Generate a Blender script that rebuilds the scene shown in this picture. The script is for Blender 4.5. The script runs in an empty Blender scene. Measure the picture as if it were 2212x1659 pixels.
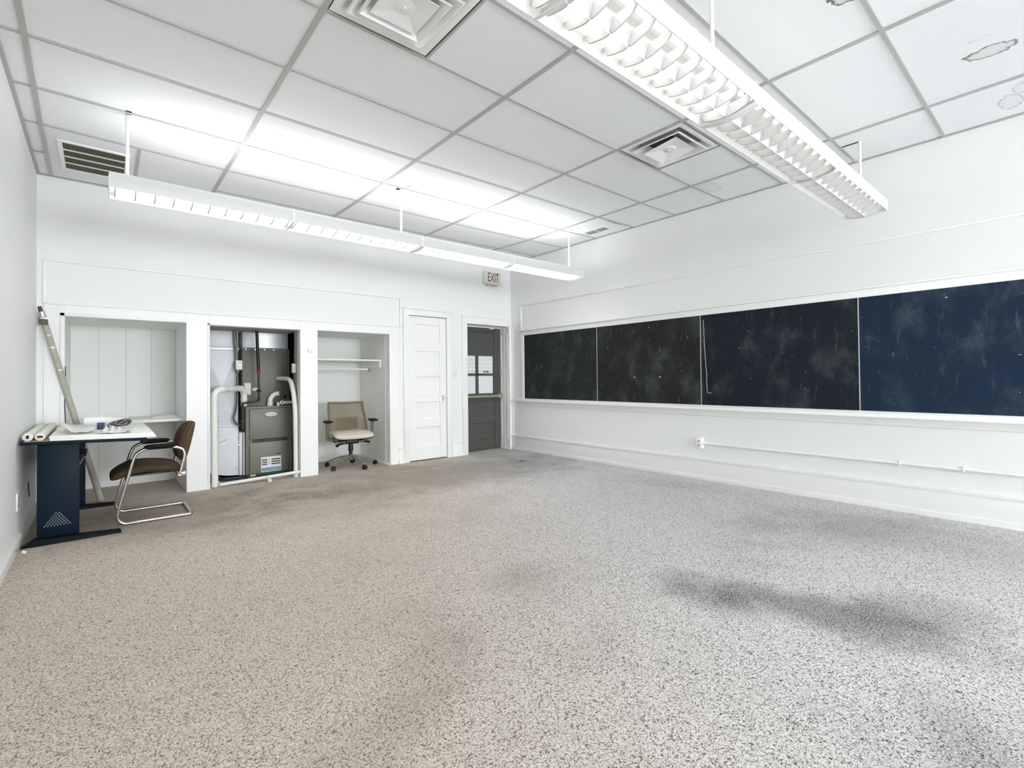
import bpy, bmesh, math, random
from mathutils import Vector, Matrix
random.seed(7)
S = bpy.context.scene
COL = S.collection
PI = math.pi
# ------------------------------------------------------------------ room constants (metres)
LX, WX, WY, CZ, RY = -0.453, 5.194, 6.146, 3.080, -7.50
EYE = 1.1608
# ------------------------------------------------------------------ camera
yaw, pitch, roll = math.radians(40.313), math.radians(0.759), math.radians(-0.599)
r0 = Vector((math.cos(yaw), -math.sin(yaw), 0))
f0 = Vector((math.sin(yaw)*math.cos(pitch), math.cos(yaw)*math.cos(pitch), math.sin(pitch)))
u0 = Vector((-math.sin(yaw)*math.sin(pitch), -math.cos(yaw)*math.sin(pitch), math.cos(pitch)))
Rv = math.cos(roll)*r0 + math.sin(roll)*u0
Uv = math.cos(roll)*u0 - math.sin(roll)*r0
cam = bpy.data.cameras.new('camera'); cam_ob = bpy.data.objects.new('camera', cam); COL.objects.link(cam_ob)
m = Matrix.Identity(4)
for i in range(3):
    m[i][0], m[i][1], m[i][2] = Rv[i], Uv[i], -f0[i]
m[2][3] = EYE
cam_ob.matrix_world = m
cam.sensor_fit = 'HORIZONTAL'; cam.sensor_width = 36
cam.lens = 1045.7/2212*36
cam.shift_x = (1106-1106.758)/2212; cam.shift_y = (804.48-829.5)/2212
cam.clip_start = 0.02
S.camera = cam_ob
# ------------------------------------------------------------------ sky, exposure
w = bpy.data.worlds.new('sky'); S.world = w; w.use_nodes = True
bg = w.node_tree.nodes['Background']
bg.inputs[0].default_value = (0.92, 0.96, 1.0, 1); bg.inputs[1].default_value = 15.5
S.view_settings.view_transform = 'Standard'; S.view_settings.look = 'None'
S.view_settings.gamma = 1; S.view_settings.use_curve_mapping = False
S.view_settings.exposure = 1.08
S.cycles.use_denoising = True
S.cycles.max_bounces = 10; S.cycles.diffuse_bounces = 7
S.cycles.sample_clamp_indirect = 6
# lamp powers (W) used by the fixtures' builders
UP_W, DOWN_W, TUBE_E = 10.5, 17.0, 0.6
# daylight through the rear windows: portals guide the sky light
WINS = [(1.10, 2.90), (3.20, 5.00)]
WZ0, WZ1 = 0.85, 2.72
for a, b in WINS:
    L = bpy.data.lights.new('window_portal', 'AREA'); L.shape = 'RECTANGLE'; L.size = b-a; L.size_y = WZ1-WZ0
    L.cycles.is_portal = True
    o = bpy.data.objects.new('window_portal', L); COL.objects.link(o)
    o.location = ((a+b)/2, RY-0.06, (WZ0+WZ1)/2); o.rotation_euler = (PI/2, 0, 0)

# ------------------------------------------------------------------ helpers
def lin(c):
    return tuple((v/255/12.92 if v/255 <= .04045 else ((v/255+.055)/1.055)**2.4) for v in c)
MATS = {}
def mat(name, rgb, rough=.6, metal=0., spec=.5, noise=0., nscale=20., bump=0., bscale=80., emit=0., linear=False):
    if name in MATS: return MATS[name]
    M = bpy.data.materials.new(name); M.use_nodes = True; nt = M.node_tree
    b = nt.nodes['Principled BSDF']
    c = rgb if linear else lin(rgb)
    b.inputs['Base Color'].default_value = (*c, 1); b.inputs['Roughness'].default_value = rough
    b.inputs['Metallic'].default_value = metal; b.inputs['Specular IOR Level'].default_value = spec
    if emit:
        b.inputs['Emission Color'].default_value = (*c, 1); b.inputs['Emission Strength'].default_value = emit
    if noise or bump:
        tc = nt.nodes.new('ShaderNodeTexCoord')
    if noise:
        n = nt.nodes.new('ShaderNodeTexNoise'); n.inputs['Scale'].default_value = nscale; n.inputs['Detail'].default_value = 4
        nt.links.new(tc.outputs['Object'], n.inputs['Vector'])
        mx = nt.nodes.new('ShaderNodeMix'); mx.data_type = 'RGBA'
        mx.inputs['A'].default_value = (*[min(1, v*(1+noise)) for v in c], 1); mx.inputs['B'].default_value = (*[v*(1-noise) for v in c], 1)
        nt.links.new(n.outputs['Fac'], mx.inputs['Factor']); nt.links.new(mx.outputs['Result'], b.inputs['Base Color'])
    if bump:
        n2 = nt.nodes.new('ShaderNodeTexNoise'); n2.inputs['Scale'].default_value = bscale; n2.inputs['Detail'].default_value = 3
        nt.links.new(tc.outputs['Object'], n2.inputs['Vector'])
        bp = nt.nodes.new('ShaderNodeBump'); bp.inputs['Strength'].default_value = bump; bp.inputs['Distance'].default_value = .004
        nt.links.new(n2.outputs['Fac'], bp.inputs['Height']); nt.links.new(bp.outputs['Normal'], b.inputs['Normal'])
    MATS[name] = M
    return M

ORG = {}
def org(p): return ORG.get(p.name, Vector((0, 0, 0))) if p else Vector((0, 0, 0))
class MB:
    def __init__(s): s.v, s.f = [], []
    def add(s, vs, fs):
        k = len(s.v); s.v += [tuple(p) for p in vs]; s.f += [tuple(i+k for i in f) for f in fs]; return s
    def box(s, x0, x1, y0, y1, z0, z1):
        return s.add([(x0,y0,z0),(x1,y0,z0),(x1,y1,z0),(x0,y1,z0),(x0,y0,z1),(x1,y0,z1),(x1,y1,z1),(x0,y1,z1)],
                     [(3,2,1,0),(4,5,6,7),(0,1,5,4),(1,2,6,5),(2,3,7,6),(3,0,4,7)])
    def hexa(s, p):   # 8 corner points, same order as box
        return s.add(p, [(3,2,1,0),(4,5,6,7),(0,1,5,4),(1,2,6,5),(2,3,7,6),(3,0,4,7)])
    def prism(s, pts, off):  # polygon of 3d points extruded by vector off
        n = len(pts); off = Vector(off)
        return s.add([tuple(Vector(p)) for p in pts]+[tuple(Vector(p)+off) for p in pts],
                     [tuple(range(n-1, -1, -1)), tuple(range(n, 2*n))]+[(i, (i+1) % n, n+(i+1) % n, n+i) for i in range(n)])
    def tube(s, path, r, n=12, closed=False, cap=True, rad=None):
        P = [Vector(p) for p in path]; N = len(P)
        T = []
        for i in range(N):
            a = P[i-1] if (i > 0 or closed) else P[i]; b = P[(i+1) % N] if (i < N-1 or closed) else P[i]
            T.append((b-a).normalized())
        u = T[0].orthogonal().normalized()
        rings = []; k = len(s.v)
        for i in range(N):
            if i: u = (u - T[i]*u.dot(T[i])).normalized()
            w_ = T[i].cross(u)
            ri = rad[i] if rad else r
            for j in range(n):
                a = 2*PI*j/n
                s.v.append(tuple(P[i]+ri*(math.cos(a)*u+math.sin(a)*w_)))
        for i in range(N if closed else N-1):
            for j in range(n):
                a, b = k+i*n+j, k+i*n+(j+1) % n
                c, d = k+((i+1) % N)*n+(j+1) % n, k+((i+1) % N)*n+j
                s.f.append((a, b, c, d))
        if cap and not closed:
            s.f.append(tuple(k+j for j in range(n-1, -1, -1))); s.f.append(tuple(k+(N-1)*n+j for j in range(n)))
        return s
    def cyl(s, a, b, r, n=16, r2=None): return s.tube([a, b], r, n, rad=[r, r if r2 is None else r2])
    def lathe(s, c, prof, axis=(0, 0, 1), n=24):  # prof: (radius, height) along the axis
        ax = Vector(axis).normalized(); u = ax.orthogonal().normalized(); w_ = ax.cross(u); c = Vector(c); k = len(s.v); m_ = len(prof)
        for r, h in prof:
            for j in range(n):
                a = 2*PI*j/n; s.v.append(tuple(c+ax*h+r*(math.cos(a)*u+math.sin(a)*w_)))
        for i in range(m_-1):
            for j in range(n):
                s.f.append((k+i*n+j, k+i*n+(j+1) % n, k+(i+1)*n+(j+1) % n, k+(i+1)*n+j))
        s.f.append(tuple(k+j for j in range(n-1, -1, -1))); s.f.append(tuple(k+(m_-1)*n+j for j in range(n)))
        return s
    def sheet(s, fn, nu, nv, th=None):  # fn(u,v)->Vector, optional thickness vector
        k = len(s.v)
        for i in range(nu+1):
            for j in range(nv+1): s.v.append(tuple(fn(i/nu, j/nv)))
        q = lambda i, j: k+i*(nv+1)+j
        for i in range(nu):
            for j in range(nv): s.f.append((q(i, j), q(i+1, j), q(i+1, j+1), q(i, j+1)))
        return s
    def cushion(s, c, h, e=.35, nu=20, nv=28, fn=None):  # superellipsoid, half sizes h
        k = len(s.v)
        pw = lambda x, p: math.copysign(abs(x)**p, x)
        for i in range(1, nu):
            t = -PI/2+PI*i/nu
            for j in range(nv):
                a = 2*PI*j/nv
                p = Vector((h[0]*pw(math.cos(t), .6)*pw(math.cos(a), e), h[1]*pw(math.cos(t), .6)*pw(math.sin(a), e), h[2]*pw(math.sin(t), .8)))
                if fn: p = fn(p)
                s.v.append(tuple(p+Vector(c)))
        for i in range(nu-2):
            for j in range(nv):
                s.f.append((k+i*nv+j, k+i*nv+(j+1) % nv, k+(i+1)*nv+(j+1) % nv, k+(i+1)*nv+j))
        s.f.append(tuple(k+j for j in range(nv-1, -1, -1))); s.f.append(tuple(k+(nu-2)*nv+j for j in range(nv)))
        return s
    def mesh(s, name, material, bevel=0, seg=2, shift=Vector((0, 0, 0)), solid=0, ang=.7):
        bm = bmesh.new()
        vs = [bm.verts.new(Vector(p)-shift) for p in s.v]
        for f in s.f:
            try: bm.faces.new([vs[i] for i in f])
            except ValueError: pass
        bmesh.ops.recalc_face_normals(bm, faces=bm.faces)
        if solid: bmesh.ops.solidify(bm, geom=bm.faces[:], thickness=solid)
        if bevel:
            es = [e for e in bm.edges if len(e.link_faces) == 2 and e.calc_face_angle(0) > .5]
            bmesh.ops.bevel(bm, geom=es, offset=bevel, segments=seg, affect='EDGES', profile=.5, clamp_overlap=True)
        for f in bm.faces: f.smooth = True
        for e in bm.edges:
            if len(e.link_faces) != 2 or e.calc_face_angle(0) > ang: e.smooth = False
        me = bpy.data.meshes.new(name); bm.to_mesh(me); bm.free()
        me.materials.append(material)
        return me
    def build(s, name, material, parent=None, local=False, **k):
        sh = Vector((0, 0, 0)) if local else org(parent)
        o = bpy.data.objects.new(name, s.mesh(name, material, shift=sh, **k)); COL.objects.link(o)
        if parent: o.parent = parent; ORG[o.name] = org(parent)
        return o
def thing(name, label, cat, loc=(0, 0, 0), rotz=0, group=None):
    o = bpy.data.objects.new(name, None); COL.objects.link(o); o.location = loc; o.rotation_euler = (0, 0, rotz)
    o.empty_display_size = .1; o['label'] = label; o['category'] = cat
    if group: o['group'] = group
    ORG[o.name] = Vector(loc)
    return o
def tag(o, label, cat, group=None):
    o['label'] = label; o['category'] = cat
    if group: o['group'] = group
    return o
def struct(o): o['kind'] = 'structure'; return o
def stuff(o): o['kind'] = 'stuff'; return o
def link_copy(o, parent, loc):   # a copy of one part sharing its mesh
    c = o.copy(); COL.objects.link(c); c.parent = parent; c.location = loc; return c
def text_part(name, txt, size, material, parent, matrix, depth=.001, sx=1.0):
    cu = bpy.data.curves.new('lettering', 'FONT'); cu.body = txt; cu.size = size; cu.extrude = depth
    cu.align_x = 'CENTER'; cu.align_y = 'CENTER'
    t = bpy.data.objects.new('lettering', cu); COL.objects.link(t)
    dg = bpy.context.evaluated_depsgraph_get(); me = bpy.data.meshes.new_from_object(t.evaluated_get(dg))
    bpy.data.objects.remove(t); bpy.data.curves.remove(cu)
    me.transform(matrix @ Matrix.Diagonal((sx, 1, 1, 1))); me.transform(Matrix.Translation(-org(parent)))
    me.materials.clear(); me.materials.append(material); me.name = name
    o = bpy.data.objects.new(name, me); COL.objects.link(o); o.parent = parent
    return o
def arc(c, r, a0, a1, n, ax1, ax2):
    c, ax1, ax2 = Vector(c), Vector(ax1), Vector(ax2)
    return [c+r*(math.cos(a0+(a1-a0)*i/n)*ax1+math.sin(a0+(a1-a0)*i/n)*ax2) for i in range(n+1)]
def fillet(pts, r, n=6):   # polyline with rounded corners
    P = [Vector(p) for p in pts]; out = [P[0]]
    for i in range(1, len(P)-1):
        a, b = (P[i-1]-P[i]), (P[i+1]-P[i]); d = min(r, a.length*.49, b.length*.49)
        p0, p1 = P[i]+a.normalized()*d, P[i]+b.normalized()*d
        for k in range(n+1):
            t = k/n; out.append((1-t)**2*p0+2*t*(1-t)*P[i]+t*t*p1)
    out.append(P[-1]); return out
def interp(tab, x):
    tab = sorted(tab)
    if x <= tab[0][0]: return tab[0][1]
    for (a, va), (b, vb) in zip(tab, tab[1:]):
        if x <= b: return va+(vb-va)*(x-a)/(b-a)
    return tab[-1][1]

# ------------------------------------------------------------------ materials
WALL = mat('white_wall_paint', (238, 239, 238), .55, noise=.012, nscale=3, bump=.06, bscale=60)
TRIM = mat('white_gloss_paint', (243, 243, 241), .38, noise=.01, nscale=5, bump=.03, bscale=40)
TBAR = mat('grey_grid_metal', (182, 181, 177), .5)
ALC = mat('alcove_paint', (238, 239, 236), .6, noise=.015, nscale=2.5, bump=.05, bscale=50)
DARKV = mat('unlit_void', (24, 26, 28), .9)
WHITE_METAL = mat('white_enamel', (242, 243, 242), .35)
WHITE_PLASTIC = mat('white_plastic', (236, 236, 230), .35)
PVC = mat('pvc_white', (232, 233, 226), .3)
CHROME = mat('brushed_chrome', (205, 203, 198), .22, metal=1.)
BLACK = mat('black_plastic', (22, 21, 22), .45)
NAVY = mat('dark_blue_steel', (8, 29, 43), .5, spec=.16, noise=.08, nscale=9)
GREYMETAL = mat('taupe_enamel', (118, 116, 106), .45, noise=.02, nscale=6)
TAUPE_L = mat('taupe_enamel_light', (132, 130, 120), .42)
GALV = mat('galvanised_steel', (208, 210, 212), .42, metal=.35, noise=.05, nscale=7)
BROWNPIPE = mat('dark_iron_pipe', (62, 54, 46), .5, metal=.3)
BLACKPIPE = mat('black_iron_pipe', (18, 17, 17), .5)
DOORGREY = mat('charcoal_door_paint', (78, 80, 74), .5, noise=.03, nscale=4)
PAPER = mat('white_paper', (238, 239, 240), .8)

def tile_material(name, stains=()):
    M = bpy.data.materials.new(name); M.use_nodes = True; nt = M.node_tree; b = nt.nodes['Principled BSDF']
    b.inputs['Roughness'].default_value = .9; b.inputs['Specular IOR Level'].default_value = .2
    g = nt.nodes.new('ShaderNodeNewGeometry')
    n = nt.nodes.new('ShaderNodeTexNoise'); n.inputs['Scale'].default_value = 180; n.inputs['Detail'].default_value = 2
    nt.links.new(g.outputs['Position'], n.inputs['Vector'])
    rp = nt.nodes.new('ShaderNodeValToRGB'); rp.color_ramp.elements[0].position = .30; rp.color_ramp.elements[1].position = .42
    rp.color_ramp.elements[0].color = (*lin((226, 228, 229)), 1); rp.color_ramp.elements[1].color = (*lin((243, 245, 246)), 1)
    nt.links.new(n.outputs['Fac'], rp.inputs['Fac'])
    oi = nt.nodes.new('ShaderNodeObjectInfo')
    mr = nt.nodes.new('ShaderNodeMapRange'); mr.inputs['To Min'].default_value = .965; mr.inputs['To Max'].default_value = 1.0
    nt.links.new(oi.outputs['Random'], mr.inputs['Value'])
    mul = nt.nodes.new('ShaderNodeMix'); mul.data_type = 'RGBA'; mul.blend_type = 'MULTIPLY'; mul.inputs['Factor'].default_value = 1
    nt.links.new(rp.outputs['Color'], mul.inputs['A']); nt.links.new(mr.outputs['Result'], mul.inputs['B'])
    last = mul.outputs['Result']
    for (cx, cy, rx, ry, wd, col, amt) in stains:   # water ring: distorted ellipse distance through a ramp
        n2 = nt.nodes.new('ShaderNodeTexNoise'); n2.inputs['Scale'].default_value = 26; n2.inputs['Detail'].default_value = 3
        nt.links.new(g.outputs['Position'], n2.inputs['Vector'])
        sub = nt.nodes.new('ShaderNodeVectorMath'); sub.operation = 'SUBTRACT'; sub.inputs[1].default_value = (cx, cy, 0)
        nt.links.new(g.outputs['Position'], sub.inputs[0])
        mu = nt.nodes.new('ShaderNodeVectorMath'); mu.operation = 'MULTIPLY'; mu.inputs[1].default_value = (1/rx, 1/ry, 0)
        nt.links.new(sub.outputs['Vector'], mu.inputs[0])
        ln = nt.nodes.new('ShaderNodeVectorMath'); ln.operation = 'LENGTH'; nt.links.new(mu.outputs['Vector'], ln.inputs[0])
        ad = nt.nodes.new('ShaderNodeMath'); ad.operation = 'MULTIPLY_ADD'; ad.inputs[1].default_value = .9
        nt.links.new(n2.outputs['Fac'], ad.inputs[0]); nt.links.new(ln.outputs['Value'], ad.inputs[2])
        r2 = nt.nodes.new('ShaderNodeValToRGB'); e = r2.color_ramp.elements
        e[0].position = 0; e[0].color = (amt*.12,)*3+(1,); e[1].position = 1; e[1].color = (0, 0, 0, 1)
        sc = nt.nodes.new('ShaderNodeMath'); sc.operation = 'MULTIPLY'; sc.inputs[1].default_value = .5
        nt.links.new(ad.outputs['Value'], sc.inputs[0])
        for p_, v_ in ((.70-wd, amt*.2), (.70-wd*.3, amt), (.72, amt*.9), (.735, 0)):
            q = e.new(p_); q.color = (v_, v_, v_, 1)
        nt.links.new(sc.outputs['Value'], r2.inputs['Fac'])
        mx = nt.nodes.new('ShaderNodeMix'); mx.data_type = 'RGBA'; mx.inputs['B'].default_value = (*lin(col), 1)
        nt.links.new(r2.outputs['Color'], mx.inputs['Factor']); nt.links.new(last, mx.inputs['A']); last = mx.outputs['Result']
    nt.links.new(last, b.inputs['Base Color'])
    bp = nt.nodes.new('ShaderNodeBump'); bp.inputs['Strength'].default_value = .15; bp.inputs['Distance'].default_value = .002
    nt.links.new(n.outputs['Fac'], bp.inputs['Height']); nt.links.new(bp.outputs['Normal'], b.inputs['Normal'])
    return M
TILE = tile_material('mineral_ceiling_tile')

def carpet_material():
    M = bpy.data.materials.new('fleck_carpet'); M.use_nodes = True; nt = M.node_tree; b = nt.nodes['Principled BSDF']
    N = nt.nodes.new; Lk = nt.links.new
    b.inputs['Roughness'].default_value = .95; b.inputs['Specular IOR Level'].default_value = .1
    g = N('ShaderNodeNewGeometry')
    def noise(scale, detail=2., rough=.5, dist=0., off=(0, 0, 0)):
        mp = N('ShaderNodeVectorMath'); mp.operation = 'ADD'; mp.inputs[1].default_value = off; Lk(g.outputs['Position'], mp.inputs[0])
        n = N('ShaderNodeTexNoise'); n.inputs['Scale'].default_value = scale; n.inputs['Detail'].default_value = detail
        n.inputs['Roughness'].default_value = rough; n.inputs['Distortion'].default_value = dist; Lk(mp.outputs['Vector'], n.inputs['Vector']); return n.outputs['Fac']
    def math_(op, a, b_=None, c=None, clamp=False):
        x = N('ShaderNodeMath'); x.operation = op; x.use_clamp = clamp
        for i, v in enumerate((a, b_, c)):
            if v is None: continue
            if isinstance(v, (int, float)): x.inputs[i].default_value = v
            else: Lk(v, x.inputs[i])
        return x.outputs['Value']
    def ss(v, lo, hi, a=0., c=1.):
        r = N('ShaderNodeMapRange'); r.interpolation_type = 'SMOOTHSTEP'; Lk(v, r.inputs['Value'])
        for k_, q in zip(('From Min', 'From Max', 'To Min', 'To Max'), (lo, hi, a, c)): r.inputs[k_].default_value = q
        return r.outputs['Result']
    def mix(f, A, B):
        x = N('ShaderNodeMix'); x.data_type = 'RGBA'
        if isinstance(f, float): x.inputs['Factor'].default_value = f
        else: Lk(f, x.inputs['Factor'])
        for k_, v in (('A', A), ('B', B)):
            if isinstance(v, tuple): x.inputs[k_].default_value = (*lin(v), 1)
            else: Lk(v, x.inputs[k_])
        return x.outputs['Result']
    # looped yarn: squiggly light strands (ridges of a noise) over dark gaps
    s1 = math_('ABSOLUTE', math_('SUBTRACT', noise(74, 1.2, .5, .6), .5))
    s2 = math_('ABSOLUTE', math_('SUBTRACT', noise(100, 1., .5, .8, (3.3, 1.7, 0)), .5))
    gap = math_('MAXIMUM', ss(s1, .0, .045, 1., 0.), math_('MULTIPLY', ss(s2, .0, .03, 1., 0.), .7))
    # soiling with shapes of its own, plus shade painted over the far carpet
    soil_shade = ss(noise(.85, 4., .6, .3, (1.9, 5.2, 0)), .48, .75, 0., .22)
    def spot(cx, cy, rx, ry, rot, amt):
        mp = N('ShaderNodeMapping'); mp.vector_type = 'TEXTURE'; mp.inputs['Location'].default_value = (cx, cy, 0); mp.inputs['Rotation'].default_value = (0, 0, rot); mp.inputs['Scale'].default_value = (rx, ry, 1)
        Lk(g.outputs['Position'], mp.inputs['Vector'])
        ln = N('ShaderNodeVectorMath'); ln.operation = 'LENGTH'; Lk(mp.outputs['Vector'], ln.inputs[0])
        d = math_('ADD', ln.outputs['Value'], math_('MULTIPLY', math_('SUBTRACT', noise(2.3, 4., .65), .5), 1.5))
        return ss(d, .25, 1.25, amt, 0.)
    for q in SOIL_SHADE: soil_shade = math_('ADD', soil_shade, spot(*q), None, True)
    blot = ss(noise(112, 2., .6, .3, (9, 4, 0)), .56, .68)
    blot = math_('MAXIMUM', blot, math_('MULTIPLY', ss(noise(112, 2., .6, .3, (9, 4, 0)), .40, .52), soil_shade))
    gap = math_('MAXIMUM', gap, math_('MULTIPLY', blot, .85))
    sx = N('ShaderNodeSeparateXYZ'); Lk(g.outputs['Position'], sx.inputs[0])
    # daylight painted into the yarn: beige far and left, greyer by the chalkboard
    grey = ss(math_('SUBTRACT', sx.outputs['X'], math_('MULTIPLY', sx.outputs['Y'], .55)), -.4, 2.1)
    light = mix(grey, (220, 209, 196), (234, 231, 229))
    dark = mix(grey, (112, 97, 84), (54, 50, 51))
    col = mix(gap, light, dark)
    soil_shade_c = mix(grey, (150, 132, 112), (96, 92, 94))
    so = N('ShaderNodeMix'); so.data_type = 'RGBA'; so.blend_type = 'MULTIPLY'; Lk(math_('MULTIPLY', soil_shade, .5), so.inputs['Factor']); Lk(col, so.inputs['A']); Lk(soil_shade_c, so.inputs['B'])
    Lk(so.outputs['Result'], b.inputs['Base Color'])
    bp = N('ShaderNodeBump'); bp.inputs['Strength'].default_value = .5; bp.inputs['Distance'].default_value = .006; bp.invert = True
    Lk(gap, bp.inputs['Height']); Lk(bp.outputs['Normal'], b.inputs['Normal'])
    return M
SOIL_SHADE = [(2.70, .84, .26, .70, .20, .62), (2.46, 1.32, .2, .34, -.3, .3), (3.02, .50, .28, .36, .5, .35), (3.99, 1.65, .4, .22, .2, .25), (1.89, 2.19, .3, .2, .2, .22), (1.05, 1.75, .2, .45, -1.0, .2), (.66, 1.5, .3, .2, .3, .2), (2.07, .25, .35, .16, .3, .25), (4.557, 5.155, .08, .05, 0, .8), (1.62, 1.40, .3, .14, .3, .12), (4.4, .9, .5, .9, 0, .22), (3.4, 5.1, 2.4, 1.0, -.1, .5), (.5, 5.2, 1.2, .9, 0, .4), (1.6, 4.6, 1.2, .8, 0, .22)]  # soil spots; the broad far patches are painted shade dimming the carpet there
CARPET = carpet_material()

def slate_material(name, rgb, seed):
    M = bpy.data.materials.new(name); M.use_nodes = True; nt = M.node_tree; b = nt.nodes['Principled BSDF']; N = nt.nodes.new; Lk = nt.links.new
    b.inputs['Roughness'].default_value = .6; b.inputs['Specular IOR Level'].default_value = .14
    g = N('ShaderNodeNewGeometry'); mp = N('ShaderNodeMapping'); mp.inputs['Location'].default_value = (0, seed*3.1, seed); Lk(g.outputs['Position'], mp.inputs['Vector'])
    def ramp(v, a, c, amt):
        r = N('ShaderNodeMapRange'); r.interpolation_type = 'SMOOTHSTEP'; Lk(v, r.inputs['Value'])
        for k_, q in zip(('From Min', 'From Max', 'To Min', 'To Max'), (a, c, 0, amt)): r.inputs[k_].default_value = q
        return r.outputs['Result']
    def noise(s, d, r=.6, sc=None):
        n = N('ShaderNodeTexNoise'); n.inputs['Scale'].default_value = s; n.inputs['Detail'].default_value = d; n.inputs['Roughness'].default_value = r
        if sc:
            m2 = N('ShaderNodeMapping'); m2.inputs['Scale'].default_value = sc; Lk(mp.outputs['Vector'], m2.inputs['Vector']); Lk(m2.outputs['Vector'], n.inputs['Vector'])
        else: Lk(mp.outputs['Vector'], n.inputs['Vector'])
        return n.outputs['Fac']
    last = None
    base = (*lin(rgb), 1)
    for v, col in ((ramp(noise(3.5, 6, .65, (1, 1, .7)), .46, .74, .22), (120, 128, 132)),
                   (ramp(noise(9, 5, .7, (1, 2.2, .5)), .58, .80, .25), (140, 145, 146)),
                   (ramp(noise(42, 2, .5), .755, .79, .8), (205, 208, 205))):
        mx = N('ShaderNodeMix'); mx.data_type = 'RGBA'; Lk(v, mx.inputs['Factor'])
        if last is None: mx.inputs['A'].default_value = base
        else: Lk(last, mx.inputs['A'])
        mx.inputs['B'].default_value = (*lin(col), 1); last = mx.outputs['Result']
    Lk(last, b.inputs['Base Color'])
    return M

# ------------------------------------------------------------------ room shell
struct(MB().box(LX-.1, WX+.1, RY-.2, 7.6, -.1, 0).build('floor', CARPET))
struct(MB().box(LX-.12, LX, RY-.12, WY+.1, 0, CZ+.3).build('wall_left', WALL))
struct(MB().box(WX, WX+.12, RY-.12, WY+.3, 0, CZ+.3).build('wall_right', WALL))
# rear wall with two window openings (behind the camera)
rw = MB()
xs = [LX, WINS[0][0], WINS[0][1], WINS[1][0], WINS[1][1], WX]
rw.box(LX, WX, RY-.12, RY, 0, WZ0); rw.box(LX, WX, RY-.12, RY, WZ1, CZ+.3)
for i in (0, 2, 4): rw.box(xs[i], xs[i+1], RY-.12, RY, WZ0, WZ1)
struct(rw.build('wall_rear', WALL))
for k, (a, b) in enumerate(WINS):
    f = MB(); zc = (WZ0+WZ1)/2; t = .05
    f.box(a, a+t, RY-.09, RY-.03, WZ0, WZ1).box(b-t, b, RY-.09, RY-.03, WZ0, WZ1).box(a, b, RY-.09, RY-.03, WZ0, WZ0+t).box(a, b, RY-.09, RY-.03, WZ1-t, WZ1)
    f.box(a, b, RY-.085, RY-.035, zc-.03, zc+.03).box((a+b)/2-.04, (a+b)/2+.04, RY-.085, RY-.035, WZ0, WZ1)
    struct(f.build('window_%d' % (k+1), TRIM))
# back wall: rectangles around the openings
N1, N2, N3 = (-.262, .682, 1.790), (.897, 1.835, 1.780), (2.043, 3.000, 1.787)
CD, ED = (3.303, 3.927, 2.078), (4.300, 5.137, 2.022)
ops = [N1, N2, N3, CD, ED]
bw = MB(); TH = .10
x = LX
for a, b, z in ops:
    bw.box(x, a, WY, WY+TH, 0, CZ+.3); bw.box(a, b, WY, WY+TH, z, CZ+.3); x = b
bw.box(x, WX, WY, WY+TH, 0, CZ+.3)
struct(bw.build('wall_back', WALL))
def shell(a, b, z, y1, name, m_, y0=WY+TH-.002, gr=None):
    s = MB(); t = .03
    s.box(a-t, a, y0, y1, 0, z+t).box(b, b+t, y0, y1, 0, z+t).box(a-t, b+t, y1, y1+t, 0, z+t).box(a-t, b+t, y0, y1, z, z+t)
    return struct(s.build(name, m_))
YB = 7.09
shell(*N1, YB, 'wall_alcove_left', ALC)
n2r = mat('bare_plaster', (176, 175, 166), .8, noise=.08, nscale=4)
YM = 6.37
s = MB()
s.box(N2[0]-.03, N2[0], WY+TH-.002, YM, 0, N2[2]+.03).box(N2[1], N2[1]+.03, WY+TH-.002, YM, 0, N2[2]+.03).box(N2[0]-.03, N2[1]+.03, WY+TH-.002, 7.45, N2[2], N2[2]+.03)
struct(s.build('wall_alcove_middle', n2r))
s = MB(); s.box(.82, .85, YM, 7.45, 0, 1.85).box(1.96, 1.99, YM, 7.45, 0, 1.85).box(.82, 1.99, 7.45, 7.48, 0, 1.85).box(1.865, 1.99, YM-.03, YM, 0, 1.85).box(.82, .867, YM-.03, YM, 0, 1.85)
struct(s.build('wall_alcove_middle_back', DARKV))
shell(*N3, YB, 'wall_alcove_right', ALC)
# tongue-and-groove boards lining the left and right closets (grooves stay recessed)
def boards(name, a, b, fixed, axis, z0, z1, parent_name, wid, m_):
    root = bpy.data.objects[parent_name]; n = max(1, round((b-a)/wid)); d = (b-a)/n; first = None
    for i in range(n):
        g = .0022
        if axis == 'y':   # boards on the rear face, plane y = fixed
            o = MB().box(a+i*d+g, a+(i+1)*d-g, fixed-.008, fixed, z0, z1).build(name, m_, root, bevel=.0015, seg=1)
        else:
            o = MB().box(min(fixed, fixed+axis*.008), max(fixed, fixed+axis*.008), a+i*d+g, a+(i+1)*d-g, z0, z1).build(name, m_, root, bevel=.0015, seg=1)
boards('plank', N1[0], N1[1], YB, 'y', 0.0, N1[2], 'wall_alcove_left', .235, ALC)
boards('plank', WY+TH, YB-.01, N3[1], -1, 0.0, N3[2], 'wall_alcove_right', .245, ALC)
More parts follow.
